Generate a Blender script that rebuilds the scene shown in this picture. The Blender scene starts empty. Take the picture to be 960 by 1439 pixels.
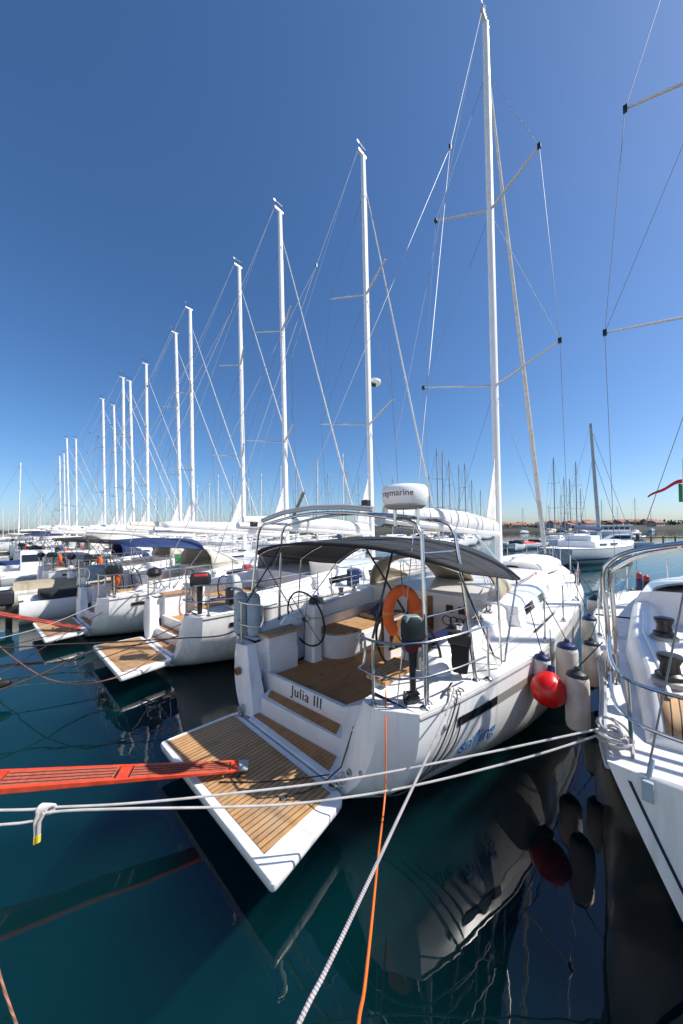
import bpy, math, random
import numpy as np
from mathutils import Vector, Matrix
random.seed(7); rng = np.random.default_rng(7)
S = bpy.context.scene
COL = S.collection
R = math.radians
PI = math.pi

# ------------------------------------------------------------------ mesh builder
class MB:
    def __init__(s): s.v = []; s.f = []
    def add(s, vs, fs):
        o = len(s.v); s.v += [tuple(map(float, p)) for p in vs]; s.f += [tuple(i + o for i in f) for f in fs]; return s
    def box(s, c, d, rz=0, rx=0, ry=0):
        M = Matrix.Translation(c) @ Matrix.Rotation(rz, 4, 'Z') @ Matrix.Rotation(ry, 4, 'Y') @ Matrix.Rotation(rx, 4, 'X')
        vs = [M @ Vector((x * d[0] / 2, y * d[1] / 2, z * d[2] / 2)) for x in (-1, 1) for y in (-1, 1) for z in (-1, 1)]
        return s.add(vs, [(0, 1, 3, 2), (4, 6, 7, 5), (0, 4, 5, 1), (2, 3, 7, 6), (0, 2, 6, 4), (1, 5, 7, 3)])
    def loft(s, rings, closed=True, caps=True):
        n = len(rings[0]); vs = [p for r in rings for p in r]; fs = []
        for i in range(len(rings) - 1):
            for j in range(n if closed else n - 1):
                k = (j + 1) % n
                fs.append((i * n + j, i * n + k, (i + 1) * n + k, (i + 1) * n + j))
        if caps and closed:
            fs.append(tuple(range(n - 1, -1, -1))); fs.append(tuple((len(rings) - 1) * n + j for j in range(n)))
        return s.add(vs, fs)
    def tube(s, pts, r, n=8, ell=None, caps=True):
        P = [Vector(p) for p in pts]; m = len(P)
        rr = r if isinstance(r, (list, tuple)) else [r] * m
        rings = []; up = None
        for i in range(m):
            t = (P[min(i + 1, m - 1)] - P[max(i - 1, 0)]).normalized()
            if up is None:
                a = Vector((1, 0, 0)) if abs(t.x) < .9 else Vector((0, 1, 0))
                up = (a - t * a.dot(t)).normalized()
            else:
                up = (up - t * up.dot(t))
                up = up.normalized() if up.length > 1e-6 else Vector((0, 0, 1))
            b = t.cross(up)
            e = ell or 1
            rings.append([P[i] + up * (math.cos(2 * PI * k / n) * rr[i]) + b * (math.sin(2 * PI * k / n) * rr[i] * e) for k in range(n)])
        return s.loft(rings, True, caps)
    def lathe(s, prof, c=(0, 0, 0), n=20, axis='Z', rot=None):
        M = rot.to_4x4() if rot is not None else Matrix.Identity(4)
        if rot is None and axis == 'X': M = Matrix.Rotation(PI / 2, 4, 'Y')
        if rot is None and axis == 'Y': M = Matrix.Rotation(-PI / 2, 4, 'X')
        c = Vector(c)
        rings = [[c + (M @ Vector((r * math.cos(2 * PI * k / n), r * math.sin(2 * PI * k / n), z))) for k in range(n)] for r, z in prof]
        return s.loft(rings)
    def prism(s, poly, z0, z1):
        n = len(poly)
        f0 = z0 if callable(z0) else (lambda x, y: z0)
        f1 = z1 if callable(z1) else (lambda x, y: z1)
        return s.loft([[(x, y, f0(x, y)) for x, y in poly], [(x, y, f1(x, y)) for x, y in poly]])
    def torus(s, c, Rr, r, N=36, n=8, rot=None, a0=0, a1=2 * PI):
        M = rot.to_4x4() if rot is not None else Matrix.Identity(4)
        full = abs(a1 - a0 - 2 * PI) < 1e-6
        rings = []
        for i in range(N + (0 if full else 1)):
            a = a0 + (a1 - a0) * i / N
            rings.append([Vector(c) + (M @ Vector(((Rr + r * math.cos(2 * PI * k / n)) * math.cos(a), (Rr + r * math.cos(2 * PI * k / n)) * math.sin(a), r * math.sin(2 * PI * k / n)))) for k in range(n)])
        if full: rings.append(rings[0])
        return s.loft(rings, True, not full)
    def grid(s, rows):
        return s.loft(rows, False, False)

def link(o): COL.objects.link(o); return o
def obj(name, mb, mat, parent=None, smooth=35, bevel=0, solid=0, sub=0, loc=None, rot=None):
    me = bpy.data.meshes.new(name)
    me.from_pydata(mb.v, [], mb.f); me.validate(); me.update()
    import bmesh
    bm = bmesh.new(); bm.from_mesh(me); bmesh.ops.remove_doubles(bm, verts=bm.verts, dist=1e-5)
    bmesh.ops.recalc_face_normals(bm, faces=bm.faces); bm.to_mesh(me); bm.free()
    if smooth:
        for p in me.polygons: p.use_smooth = True
        me.set_sharp_from_angle(angle=R(smooth))
    if mat: me.materials.append(mat)
    o = link(bpy.data.objects.new(name, me))
    if parent: o.parent = parent
    if loc is not None: o.location = loc
    if rot is not None: o.rotation_euler = rot
    if solid:
        m = o.modifiers.new('t', 'SOLIDIFY'); m.thickness = solid; m.offset = 0
    if sub:
        m = o.modifiers.new('s', 'SUBSURF'); m.levels = sub; m.render_levels = sub
    if bevel:
        m = o.modifiers.new('b', 'BEVEL'); m.width = bevel; m.segments = 2; m.limit_method = 'ANGLE'; m.angle_limit = R(40)
    return o
def tag(o, label=None, cat=None, group=None, kind=None):
    if label: o['label'] = label
    if cat: o['category'] = cat
    if group: o['group'] = group
    if kind: o['kind'] = kind
    return o
def thing(name, label, cat, loc=(0, 0, 0), rz=0, group=None):
    o = link(bpy.data.objects.new(name, None)); o.location = loc; o.rotation_euler = (0, 0, rz)
    o.empty_display_size = .1
    return tag(o, label, cat, group)
def copy_tree(o, parent=None):
    c = o.copy(); COL.objects.link(c)
    if parent: c.parent = parent
    for ch in list(o.children): copy_tree(ch, c)
    return c
def text_mesh(body, size, ext=.002, align='CENTER', shear=0, spacing=1):
    cu = bpy.data.curves.new('txt', 'FONT'); cu.body = body; cu.size = size; cu.extrude = ext
    cu.align_x = align; cu.align_y = 'CENTER'; cu.shear = shear; cu.space_character = spacing; cu.resolution_u = 4
    o = link(bpy.data.objects.new('txt', cu))
    dg = bpy.context.evaluated_depsgraph_get(); dg.update()
    me = bpy.data.meshes.new_from_object(o.evaluated_get(dg))
    mb = MB(); mb.v = [tuple(v.co) for v in me.vertices]; mb.f = [tuple(p.vertices) for p in me.polygons]
    bpy.data.objects.remove(o); bpy.data.curves.remove(cu); bpy.data.meshes.remove(me)
    return mb
def xform(mb, fn): mb.v = [tuple(fn(Vector(v))) for v in mb.v]; return mb

# ------------------------------------------------------------------ materials
def mat(name, col, rough=.4, metal=0, noise=0, nscale=8, bump=0, bscale=60, spec=.5, coat=0, rnoise=0):
    m = bpy.data.materials.new(name); m.use_nodes = True
    nt = m.node_tree; b = nt.nodes['Principled BSDF']
    b.inputs['Base Color'].default_value = (*col, 1); b.inputs['Roughness'].default_value = rough
    b.inputs['Metallic'].default_value = metal; b.inputs['Specular IOR Level'].default_value = spec
    b.inputs['Coat Weight'].default_value = coat
    tc = nt.nodes.new('ShaderNodeTexCoord')
    if noise:
        n = nt.nodes.new('ShaderNodeTexNoise'); n.inputs['Scale'].default_value = nscale; n.inputs['Detail'].default_value = 6
        nt.links.new(tc.outputs['Object'], n.inputs['Vector'])
        r = nt.nodes.new('ShaderNodeMapRange'); r.inputs['From Min'].default_value = .3; r.inputs['From Max'].default_value = .7
        r.inputs['To Min'].default_value = 1 - noise; r.inputs['To Max'].default_value = 1 + noise * .5
        nt.links.new(n.outputs['Fac'], r.inputs['Value'])
        mx = nt.nodes.new('ShaderNodeVectorMath'); mx.operation = 'SCALE'; mx.inputs[0].default_value = col
        nt.links.new(r.outputs['Result'], mx.inputs['Scale']); nt.links.new(mx.outputs['Vector'], b.inputs['Base Color'])
        if rnoise:
            r2 = nt.nodes.new('ShaderNodeMapRange'); r2.inputs['To Min'].default_value = max(0, rough - rnoise); r2.inputs['To Max'].default_value = rough + rnoise
            nt.links.new(n.outputs['Fac'], r2.inputs['Value']); nt.links.new(r2.outputs['Result'], b.inputs['Roughness'])
    if bump:
        n = nt.nodes.new('ShaderNodeTexNoise'); n.inputs['Scale'].default_value = bscale; n.inputs['Detail'].default_value = 4
        nt.links.new(tc.outputs['Object'], n.inputs['Vector'])
        bp = nt.nodes.new('ShaderNodeBump'); bp.inputs['Strength'].default_value = bump; bp.inputs['Distance'].default_value = .01
        nt.links.new(n.outputs['Fac'], bp.inputs['Height']); nt.links.new(bp.outputs['Normal'], b.inputs['Normal'])
    return m

def teak_mat(name, c1=(.41, .22, .085), c2=(.56, .33, .15), caulk=(.03, .022, .018), width=.055, axis='Y', cf=.17, worn=(.36, .29, .21, 1)):
    m = bpy.data.materials.new(name); m.use_nodes = True; nt = m.node_tree; b = nt.nodes['Principled BSDF']
    L = nt.links.new; N = nt.nodes.new
    tc = N('ShaderNodeTexCoord'); sp = N('ShaderNodeSeparateXYZ'); L(tc.outputs['Object'], sp.inputs[0])
    dv = N('ShaderNodeMath'); dv.operation = 'DIVIDE'; dv.inputs[1].default_value = width; L(sp.outputs[axis], dv.inputs[0])
    fr = N('ShaderNodeMath'); fr.operation = 'FRACT'; L(dv.outputs[0], fr.inputs[0])
    fl = N('ShaderNodeMath'); fl.operation = 'FLOOR'; L(dv.outputs[0], fl.inputs[0])
    gt = N('ShaderNodeMath'); gt.operation = 'LESS_THAN'; gt.inputs[1].default_value = cf; L(fr.outputs[0], gt.inputs[0])
    wn = N('ShaderNodeTexWhiteNoise'); wn.noise_dimensions = '1D'; L(fl.outputs[0], wn.inputs['W'])
    mp = N('ShaderNodeMapping'); mp.inputs['Scale'].default_value = (3, 45, 3) if axis == 'Y' else (45, 3, 3); L(tc.outputs['Object'], mp.inputs['Vector'])
    ns = N('ShaderNodeTexNoise'); ns.inputs['Scale'].default_value = 1.6; ns.inputs['Detail'].default_value = 6; L(mp.outputs[0], ns.inputs['Vector'])
    ns2 = N('ShaderNodeTexNoise'); ns2.inputs['Scale'].default_value = 2.2; ns2.inputs['Detail'].default_value = 3; L(tc.outputs['Object'], ns2.inputs['Vector'])
    av = N('ShaderNodeMath'); av.operation = 'MULTIPLY_ADD'; av.inputs[1].default_value = .45; L(wn.outputs['Value'], av.inputs[0])
    h = N('ShaderNodeMath'); h.operation = 'MULTIPLY_ADD'; h.inputs[1].default_value = .6; h.inputs[2].default_value = -.08; L(ns.outputs['Fac'], h.inputs[0]); L(h.outputs[0], av.inputs[2])
    mx = N('ShaderNodeMix'); mx.data_type = 'RGBA'; mx.inputs[6].default_value = (*c1, 1); mx.inputs[7].default_value = (*c2, 1); L(av.outputs[0], mx.inputs[0])
    w = N('ShaderNodeMix'); w.data_type = 'RGBA'; w.inputs[7].default_value = worn
    mr = N('ShaderNodeMapRange'); mr.inputs['From Min'].default_value = .5; mr.inputs['From Max'].default_value = .8; mr.inputs['To Max'].default_value = .62; L(ns2.outputs['Fac'], mr.inputs['Value'])
    L(mr.outputs[0], w.inputs[0]); L(mx.outputs[2], w.inputs[6])
    m2 = N('ShaderNodeMix'); m2.data_type = 'RGBA'; m2.inputs[7].default_value = (*caulk, 1); L(gt.outputs[0], m2.inputs[0]); L(w.outputs[2], m2.inputs[6])
    sn = N('ShaderNodeTexNoise'); sn.inputs['Scale'].default_value = 5.5; sn.inputs['Detail'].default_value = 7; sn.inputs['Roughness'].default_value = .65; L(tc.outputs['Object'], sn.inputs['Vector'])
    sr = N('ShaderNodeMapRange'); sr.inputs['From Min'].default_value = .5; sr.inputs['From Max'].default_value = .72; sr.inputs['To Min'].default_value = 1.06; sr.inputs['To Max'].default_value = .62; L(sn.outputs['Fac'], sr.inputs['Value'])
    sv = N('ShaderNodeVectorMath'); sv.operation = 'SCALE'; L(m2.outputs[2], sv.inputs[0]); L(sr.outputs[0], sv.inputs['Scale'])
    L(sv.outputs[0], b.inputs['Base Color']); b.inputs['Roughness'].default_value = .6
    bp = N('ShaderNodeBump'); bp.inputs['Strength'].default_value = .4; bp.inputs['Distance'].default_value = .003; bp.invert = True
    L(gt.outputs[0], bp.inputs['Height']); L(bp.outputs['Normal'], b.inputs['Normal'])
    return m

def bottom_paint(m):
    nt = m.node_tree; b = nt.nodes['Principled BSDF']; L = nt.links.new; old = b.inputs['Base Color'].links[0].from_socket
    tc = nt.nodes.new('ShaderNodeTexCoord'); sp = nt.nodes.new('ShaderNodeSeparateXYZ'); L(tc.outputs['Object'], sp.inputs[0])
    lt = nt.nodes.new('ShaderNodeMath'); lt.operation = 'LESS_THAN'; lt.inputs[1].default_value = .035; L(sp.outputs['Z'], lt.inputs[0])
    mp = nt.nodes.new('ShaderNodeMapping'); mp.inputs['Scale'].default_value = (5, 5, .5); L(tc.outputs['Object'], mp.inputs['Vector'])
    sn = nt.nodes.new('ShaderNodeTexNoise'); sn.inputs['Scale'].default_value = 2.2; sn.inputs['Detail'].default_value = 5; L(mp.outputs[0], sn.inputs['Vector'])
    sr = nt.nodes.new('ShaderNodeMapRange'); sr.inputs['From Min'].default_value = .52; sr.inputs['From Max'].default_value = .75; sr.inputs['To Max'].default_value = .38; L(sn.outputs['Fac'], sr.inputs['Value'])
    sx = nt.nodes.new('ShaderNodeMix'); sx.data_type = 'RGBA'; sx.inputs[7].default_value = (.40, .37, .30, 1); L(sr.outputs[0], sx.inputs[0]); L(old, sx.inputs[6])
    ad = nt.nodes.new('ShaderNodeMath'); ad.operation = 'MULTIPLY_ADD'; ad.inputs[1].default_value = -.16; L(sn.outputs['Fac'], ad.inputs[0]); L(sp.outputs['Z'], ad.inputs[2])
    wr_ = nt.nodes.new('ShaderNodeMapRange'); wr_.inputs['From Min'].default_value = .07; wr_.inputs['From Max'].default_value = -.02; wr_.inputs['To Min'].default_value = 0; wr_.inputs['To Max'].default_value = .55; L(ad.outputs[0], wr_.inputs['Value'])
    wx = nt.nodes.new('ShaderNodeMix'); wx.data_type = 'RGBA'; wx.inputs[7].default_value = (.22, .19, .11, 1); L(wr_.outputs[0], wx.inputs[0]); L(sx.outputs[2], wx.inputs[6]); old = wx.outputs[2]
    mx = nt.nodes.new('ShaderNodeMix'); mx.data_type = 'RGBA'; mx.inputs[7].default_value = (.012, .014, .018, 1)
    L(lt.outputs[0], mx.inputs[0]); L(old, mx.inputs[6]); L(mx.outputs[2], b.inputs['Base Color'])
    return m
def rope_mat(name, c1, c2, freq=60):
    m = mat(name, c1, .8); nt = m.node_tree; b = nt.nodes['Principled BSDF']; L = nt.links.new
    tc = nt.nodes.new('ShaderNodeTexCoord'); w = nt.nodes.new('ShaderNodeTexWave'); w.inputs['Scale'].default_value = freq
    w.bands_direction = 'DIAGONAL'; L(tc.outputs['Object'], w.inputs['Vector'])
    mx = nt.nodes.new('ShaderNodeMix'); mx.data_type = 'RGBA'; mx.inputs[6].default_value = (*c1, 1); mx.inputs[7].default_value = (*c2, 1)
    L(w.outputs['Fac'], mx.inputs[0])
    dn = nt.nodes.new('ShaderNodeTexNoise'); dn.inputs['Scale'].default_value = 7; dn.inputs['Detail'].default_value = 6; L(tc.outputs['Object'], dn.inputs['Vector'])
    dr = nt.nodes.new('ShaderNodeMapRange'); dr.inputs['From Min'].default_value = .45; dr.inputs['From Max'].default_value = .72; dr.inputs['To Max'].default_value = .55; L(dn.outputs['Fac'], dr.inputs['Value'])
    dm = nt.nodes.new('ShaderNodeMix'); dm.data_type = 'RGBA'; dm.inputs[7].default_value = (c1[0] * .45, c1[1] * .42, c1[2] * .34, 1); L(dr.outputs[0], dm.inputs[0]); L(mx.outputs[2], dm.inputs[6]); L(dm.outputs[2], b.inputs['Base Color'])
    bp = nt.nodes.new('ShaderNodeBump'); bp.inputs['Strength'].default_value = .6; bp.inputs['Distance'].default_value = .004
    L(w.outputs['Fac'], bp.inputs['Height']); L(bp.outputs['Normal'], b.inputs['Normal'])
    return m

M = dict(
    gel=mat('gelcoat', (.84, .835, .82), .22, noise=.09, nscale=3, coat=.3, rnoise=.08),
    gel2=mat('gelcoat_grey', (.83, .83, .82), .35, noise=.08, nscale=5),
    deck=mat('nonskid', (.78, .775, .755), .65, noise=.07, nscale=6, bump=.25, bscale=220),
    grey=mat('grey_paint', (.33, .32, .30), .4, noise=.1),
    taupe=mat('taupe_stripe', (.27, .25, .225), .35),
    black=mat('black_plastic', (.015, .015, .017), .4),
    glass=mat('dark_glass', (.012, .016, .02), .06, spec=.7),
    rubber=mat('rubber', (.03, .03, .032), .7),
    steel=mat('stainless', (.62, .61, .59), .16, 1, noise=.12, nscale=9),
    alu=mat('mast_paint', (.82, .81, .79), .3, noise=.06, nscale=2.5),
    alug=mat('anodised_grey', (.46, .475, .49), .42, .2, noise=.08, nscale=4),
    wire=mat('wire_rope', (.20, .21, .22), .5, .2),
    wirel=mat('pale_wire', (.36, .37, .39), .5, .1),
    teak=teak_mat('teak'), teakx=teak_mat('teak_cross', axis='X'),
    wood=mat('varnished_wood', (.27, .125, .05), .3, noise=.3, nscale=12),
    sole=teak_mat('cockpit_teak', (.40, .17, .05), (.54, .26, .09), cf=.09, worn=(.36, .19, .08, 1)),
    canvas=mat('charcoal_canvas', (.010, .010, .0115), .85, noise=.15, nscale=5, bump=.25, bscale=14),
    blue=mat('blue_canvas', (.009, .030, .115), .8, noise=.25, nscale=3, bump=.4, bscale=10),
    cream=mat('cream_canvas', (.60, .56, .47), .85, noise=.1, nscale=3, bump=.3, bscale=10),
    tan=mat('tan_canvas', (.36, .31, .215), .85, noise=.15, nscale=3, bump=.3, bscale=10),
    white=mat('white_canvas', (.66, .65, .63), .75, noise=.16, nscale=4, bump=.6, bscale=7),
    furl=mat('furled_sail', (.60, .585, .54), .8, noise=.2, nscale=6, bump=.3, bscale=20),
    orange=mat('orange_foam', (.72, .11, .008), .6, noise=.15, nscale=8, bump=.2, bscale=25),
    red=mat('red_paint', (.70, .062, .016), .42, noise=.34, nscale=9, coat=.3),
    redball=mat('red_vinyl', (.68, .010, .008), .3, noise=.12, nscale=6, coat=.2),
    tread=mat('grey_tread', (.40, .095, .05), .8, noise=.3, nscale=25, bump=.5, bscale=90),
    fender=mat('cream_vinyl', (.67, .63, .54), .45, noise=.16, nscale=6, rnoise=.15),
    fwhite=mat('white_vinyl', (.72, .71, .68), .4, noise=.12, nscale=6),
    fpink=mat('stained_vinyl', (.68, .58, .53), .5, noise=.25, nscale=5),
    fblue=mat('pale_blue_vinyl', (.36, .44, .50), .6, noise=.15, nscale=6, bump=.2, bscale=20),
    navy=mat('navy_plastic', (.012, .02, .085), .4),
    cowl=mat('engine_cowl', (.012, .020, .022), .5, noise=.1, spec=.25),
    maroon=mat('dark_red_plastic', (.09, .015, .02), .4),
    hose=mat('orange_hose', (.75, .16, .02), .5),
    ropew=rope_mat('white_rope', (.72, .70, .68), (.42, .40, .39), 45),
    ropeg=rope_mat('grey_rope', (.50, .46, .47), (.25, .22, .24), 40),
    roped=rope_mat('dark_rope', (.06, .05, .05), (.03, .025, .025), 40),
    ropeo=rope_mat('brown_rope', (.36, .17, .10), (.20, .09, .06), 30),
    yellow=mat('yellow_tape', (.75, .58, .03), .6),
    green=mat('green_cloth', (.03, .22, .07), .8), redcloth=mat('red_cloth', (.6, .02, .03), .8),
    letter=mat('navy_letter', (.02, .022, .06), .5), letterb=mat('blue_letter', (.02, .20, .52), .4), letterp=mat('purple_letter', (.06, .02, .10), .4),
    letterr=mat('maroon_letter', (.16, .03, .06), .5),
    hullgrey=mat('grey_hull', (.42, .46, .48), .3, noise=.08), stripe=mat('navy_stripe', (.012, .016, .05), .3),
    dinghy=mat('hypalon', (.80, .80, .78), .5, noise=.06),
    stone=mat('quay_stone', (.47, .45, .41), .85, noise=.25, nscale=2, bump=.5, bscale=6),
    roof=mat('terracotta', (.34, .13, .07), .8, noise=.25, nscale=.6), plaster=mat('plaster', (.52, .45, .38), .85, noise=.15, nscale=.3),
    leaf=mat('foliage', (.055, .075, .035), .8, noise=.4, nscale=.4), soil=mat('soil', (.05, .05, .032), .9, noise=.4, nscale=.02),
    rock=mat('rock', (.20, .19, .17), .9, noise=.4, nscale=.3), plank=mat('jetty_wood', (.30, .19, .08), .8, noise=.3),
)

_b = M['canvas'].node_tree.nodes['Principled BSDF']; _b.inputs['Sheen Weight'].default_value = .08; _b.inputs['Sheen Roughness'].default_value = .35
_m = bpy.data.materials.new('clear_vinyl'); _m.use_nodes = True; _n = _m.node_tree; _n.nodes.remove(_n.nodes['Principled BSDF'])
_t = _n.nodes.new('ShaderNodeBsdfTransparent'); _t.inputs[0].default_value = (.86, .84, .78, 1); _g = _n.nodes.new('ShaderNodeBsdfGlossy'); _g.inputs['Roughness'].default_value = .08
_x = _n.nodes.new('ShaderNodeMixShader'); _x.inputs[0].default_value = .12; _n.links.new(_t.outputs[0], _x.inputs[1]); _n.links.new(_g.outputs[0], _x.inputs[2]); _n.links.new(_x.outputs[0], _n.nodes['Material Output'].inputs[0]); M['vinyl'] = _m
M['hullw'] = bottom_paint(mat('hull_gelcoat', (.83, .825, .81), .2, noise=.06, nscale=3, coat=.3, rnoise=.08))
# ------------------------------------------------------------------ frames
HEAD = R(43.55)
def frame(ox, oy, head=HEAD):
    return Vector((ox, oy, 0)), PI / 2 - head
O0, A0 = frame(-.715, 3.848)
def W(x, y, z=0, O=O0, a=A0):
    return Vector((O.x + x * math.cos(a) - y * math.sin(a), O.y + x * math.sin(a) + y * math.cos(a), z))

# ------------------------------------------------------------------ hull
def cinterp(T, x):
    xs = [t[0] for t in T]; ys = [t[1] for t in T]; n = len(xs)
    if x <= xs[0]: return ys[0]
    if x >= xs[-1]: return ys[-1]
    i = max(j for j in range(n - 1) if xs[j] <= x)
    h = xs[i + 1] - xs[i]; t = (x - xs[i]) / h
    d = [(ys[j + 1] - ys[j]) / (xs[j + 1] - xs[j]) for j in range(n - 1)]
    def m(j):
        if j == 0: return d[0]
        if j == n - 1: return d[-1]
        if d[j - 1] * d[j] <= 0: return 0
        return 2 * d[j - 1] * d[j] / (d[j - 1] + d[j])
    m0, m1 = m(i) * h, m(i + 1) * h
    return (2 * t**3 - 3 * t**2 + 1) * ys[i] + (t**3 - 2 * t**2 + t) * m0 + (-2 * t**3 + 3 * t**2) * ys[i + 1] + (t**3 - t**2) * m1

class Hull:
    def __init__(s, half, sheer, keel, expo, L, x0, zk=.31):
        s.half, s.sheer, s.keel, s.expo, s.L, s.x0, s.zk = half, sheer, keel, expo, L, x0, zk
    def yg(s, x): return cinterp(s.half, x)
    def zs(s, x): return cinterp(s.sheer, x)
    def y(s, x, z):
        zs, zb, n = s.zs(x), cinterp(s.keel, x), cinterp(s.expo, x)
        u = min(1, max(0, (zs - z) / (zs - zb)))
        return s.yg(x) * max(0, 1 - u ** n) ** (1 / n)
    def levels(s, x):
        zs, zb = s.zs(x), cinterp(s.keel, x)
        a = [zs + (s.zk - zs) * k / 7 for k in range(8)]
        b = [s.zk + (zb - s.zk) * (1 - (1 - k / 7) ** 1.7) for k in range(1, 8)]
        return a + b
    def xsh(s, x, z):
        return x - .22 * max(0, (s.zs(x) - z) / s.zs(x)) * max(0, x / s.L) ** 10
    def shell(s, mb, nst=34):
        for sg in (1, -1):
            rows = []
            for i in range(nst + 1):
                x = s.x0 + (s.L - s.x0) * (i / nst)
                rows.append([(s.xsh(x, z), sg * s.y(x, z), z) for z in s.levels(x)])
            mb.grid(rows)
    def strip(s, x0, x1, zo0, zo1, off=.004, side=-1, n=24, zabs=False):
        mb = MB(); rows = []
        for i in range(n + 1):
            x = x0 + (x1 - x0) * i / n
            zt, zb = (zo0, zo1) if zabs else (s.zs(x) + zo0, s.zs(x) + zo1)
            rows.append([(s.xsh(x, z), side * (s.y(x, z) + off), z) for z in (zt, (zt + zb) / 2, zb)])
        return mb.grid(rows)
    def rail(s, x0, x1, zo, r, side=-1, off=0, n=40):
        return MB().tube([(x, side * (s.yg(x) + off), s.zs(x) + zo) for x in np.linspace(x0, x1, n)], r, 6)

CRU = Hull(half=[(.3, 1.65), (.8, 1.80), (1.4, 1.95), (2.8, 2.17), (4.6, 2.2), (6.5, 2.12), (8.5, 1.82), (10.5, 1.30), (12.3, .70), (13.4, .26), (13.9, .03)],
           sheer=[(.3, 1.19), (.8, 1.21), (1.4, 1.24), (2.8, 1.28), (4.6, 1.32), (8, 1.38), (11, 1.47), (13.9, 1.6)],
           keel=[(.3, -.06), (1.1, -.16), (2.4, -.32), (4, -.5), (8, -.5), (12, -.4), (13.9, -.15)],
           expo=[(.3, 2.5), (2, 3.0), (4, 3.7), (7, 3.3), (10, 2.5), (12.5, 1.9), (13.9, 1.6)], L=13.9, x0=.3)

def cruiser_hull(mb, H=CRU, lo=False):
    H.shell(mb, 16 if lo else 40)
    lv = H.levels(H.x0)
    for sg in (1, -1):
        top, low = [], []
        for z in lv:
            yo = H.y(H.x0, z); f = min(1, yo / 1.2); sh = .10 * (z - .33)
            pts = [(H.x0, yo)] + [(H.x0 - (H.x0 - .02 - sh) * (1 - math.cos(a)) , yo - .27 * f * math.sin(a) ** 1.0 * (1 - math.cos(a)) - .05 * f * math.sin(a)) for a in [PI / 2 * k / 5 for k in range(1, 6)]]
            xe = pts[-1][0]
            if z >= H.zk - 1e-6:
                yi = .80 + .30 * (z - .33) / .85
                top.append([(x, sg * y, z) for x, y in pts + [(xe + .01, (yi + pts[-1][1]) / 2), (xe + .03, yi + .03), (xe + .06, yi), (H.x0, yi)]])
            if z <= H.zk + 1e-6:
                low.append([(x, sg * y, z) for x, y in pts + [(xe, pts[-1][1] * .6), (xe, pts[-1][1] * .3), (xe, 0)]])
        mb.grid(top); mb.grid(low)
        # quarter deck on top of the stern corner
        t = top[0]
        mb.add([(p[0], p[1], p[2]) for p in t], [tuple(range(len(t)))])
    return mb

# ------------------------------------------------------------------ the cruising yacht (boat frame: x forward, y port, z up; origin on the platform hinge at the waterline)
MAST_X = 7.75
def roof_half(x): return cinterp([(3.3, 1.70), (5, 1.68), (7, 1.42), (8.8, 1.05), (10.0, .62), (10.3, .42)], x)
def roof_top(x): return cinterp([(3.3, 1.66), (4.5, 1.74), (6, 1.74), (8, 1.68), (9.4, 1.60), (10.3, 1.47)], x)
def deck_mb(H=CRU, lo=False):
    mb = MB()
    for sg in (1, -1):
        rows = []
        for x in np.linspace(.3, 3.3, 14):
            yg = H.yg(x); yi = 1.10
            rows.append([(x, sg * (yg + (yi - yg) * k / 3), H.zs(x) + .012 * k) for k in range(4)])
        mb.grid(rows)
    rows = []
    for x in np.linspace(3.3, 13.88, 12 if lo else 30):
        yg = H.yg(x)
        rows.append([(x, yg * k / 6, H.zs(x) + .05 * yg / 2.2 * (1 - (k / 6) ** 2)) for k in range(-6, 7)])
    return mb.grid(rows)
def roof_mb(H=CRU, lo=False):
    mb = MB(); rings = []
    for x in np.linspace(3.3, 10.3, 8 if lo else 24):
        w, t, d = roof_half(x), roof_top(x), H.zs(x) - .05
        h = t - d
        prof = [(w + .03, 0), (w, .35), (w - .05, .68), (w - .13, .86), (w - .26, .95), (w * .5, 1.0), (0, 1.02)]
        pts = [(x + (.12 * (1 - f) if x > 10 else 0), y, d + h * f) for y, f in prof]
        rings.append(pts + [(a, -b, c) for a, b, c in pts[-2::-1]])
    mb.loft(rings, True, True)
    return mb
def roof_side(x, f, off=.004):
    d = CRU.zs(x) - .05; h = roof_top(x) - d; w = roof_half(x)
    return (w + .03 - .03 * min(1, f / .35) - .05 * max(0, (f - .35) / .33) + off, d + h * f)
def roof_window(x0, x1, f0, f1, sg):
    mb = MB(); rows = []
    for x in np.linspace(x0, x1, 8):
        r = []
        for f in np.linspace(f0, f1, 4):
            y, z = roof_side(x, f); r.append((x, sg * y, z))
        rows.append(r)
    return mb.grid(rows)
def cockpit_mb():
    mb = MB()
    for sg in (1, -1):
        # inner walls of the aft quarter, coaming, bench
        mb.grid([[(.30, sg * 1.095, z) for z in (.66, CRU.zs(.3))], [(1.02, sg * 1.10, z) for z in (.66, CRU.zs(1.) + .036)]])
        rings = []
        for x, top in ((1.0, 1.27), (1.12, 1.40), (1.5, 1.47), (2.4, 1.54), (3.28, 1.62)):
            dz = CRU.zs(x)
            sec = [(1.20, .66), (1.20, top - .10), (1.24, top - .02), (1.32, top), (1.44, top - .01), (1.51, top - .06), (1.56, dz + .01), (1.56, .9), (1.4, .66)]
            rings.append([(x, sg * y, z) for y, z in sec])
        mb.loft(rings)
        # bench with rounded aft corner
        po = [(1.50, 1.20), (1.50, .86), (1.54, .72), (1.64, .62), (1.8, .55), (2.2, .50), (3.28, .50), (3.28, 1.20)]
        mb.prism([(x, sg * y) for x, y in po], .66, 1.075)
        # helm seat box
        mb.prism([(x, sg * y) for x, y in [(.42, 1.10), (.46, .98), (.98, .94), (1.0, 1.10)]], .66, 1.02)
    mb.box((1.9, 0, .64), (2.85, 2.22, .08))
    # forward bulkhead with doorway
    for y0, y1 in ((-1.68, -.22), (.34, 1.68)):
        mb.box((3.32, (y0 + y1) / 2, 1.13), (.06, y1 - y0, 1.0))
    mb.box((3.32, .06, .82), (.06, .56, .34))
    return mb
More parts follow.
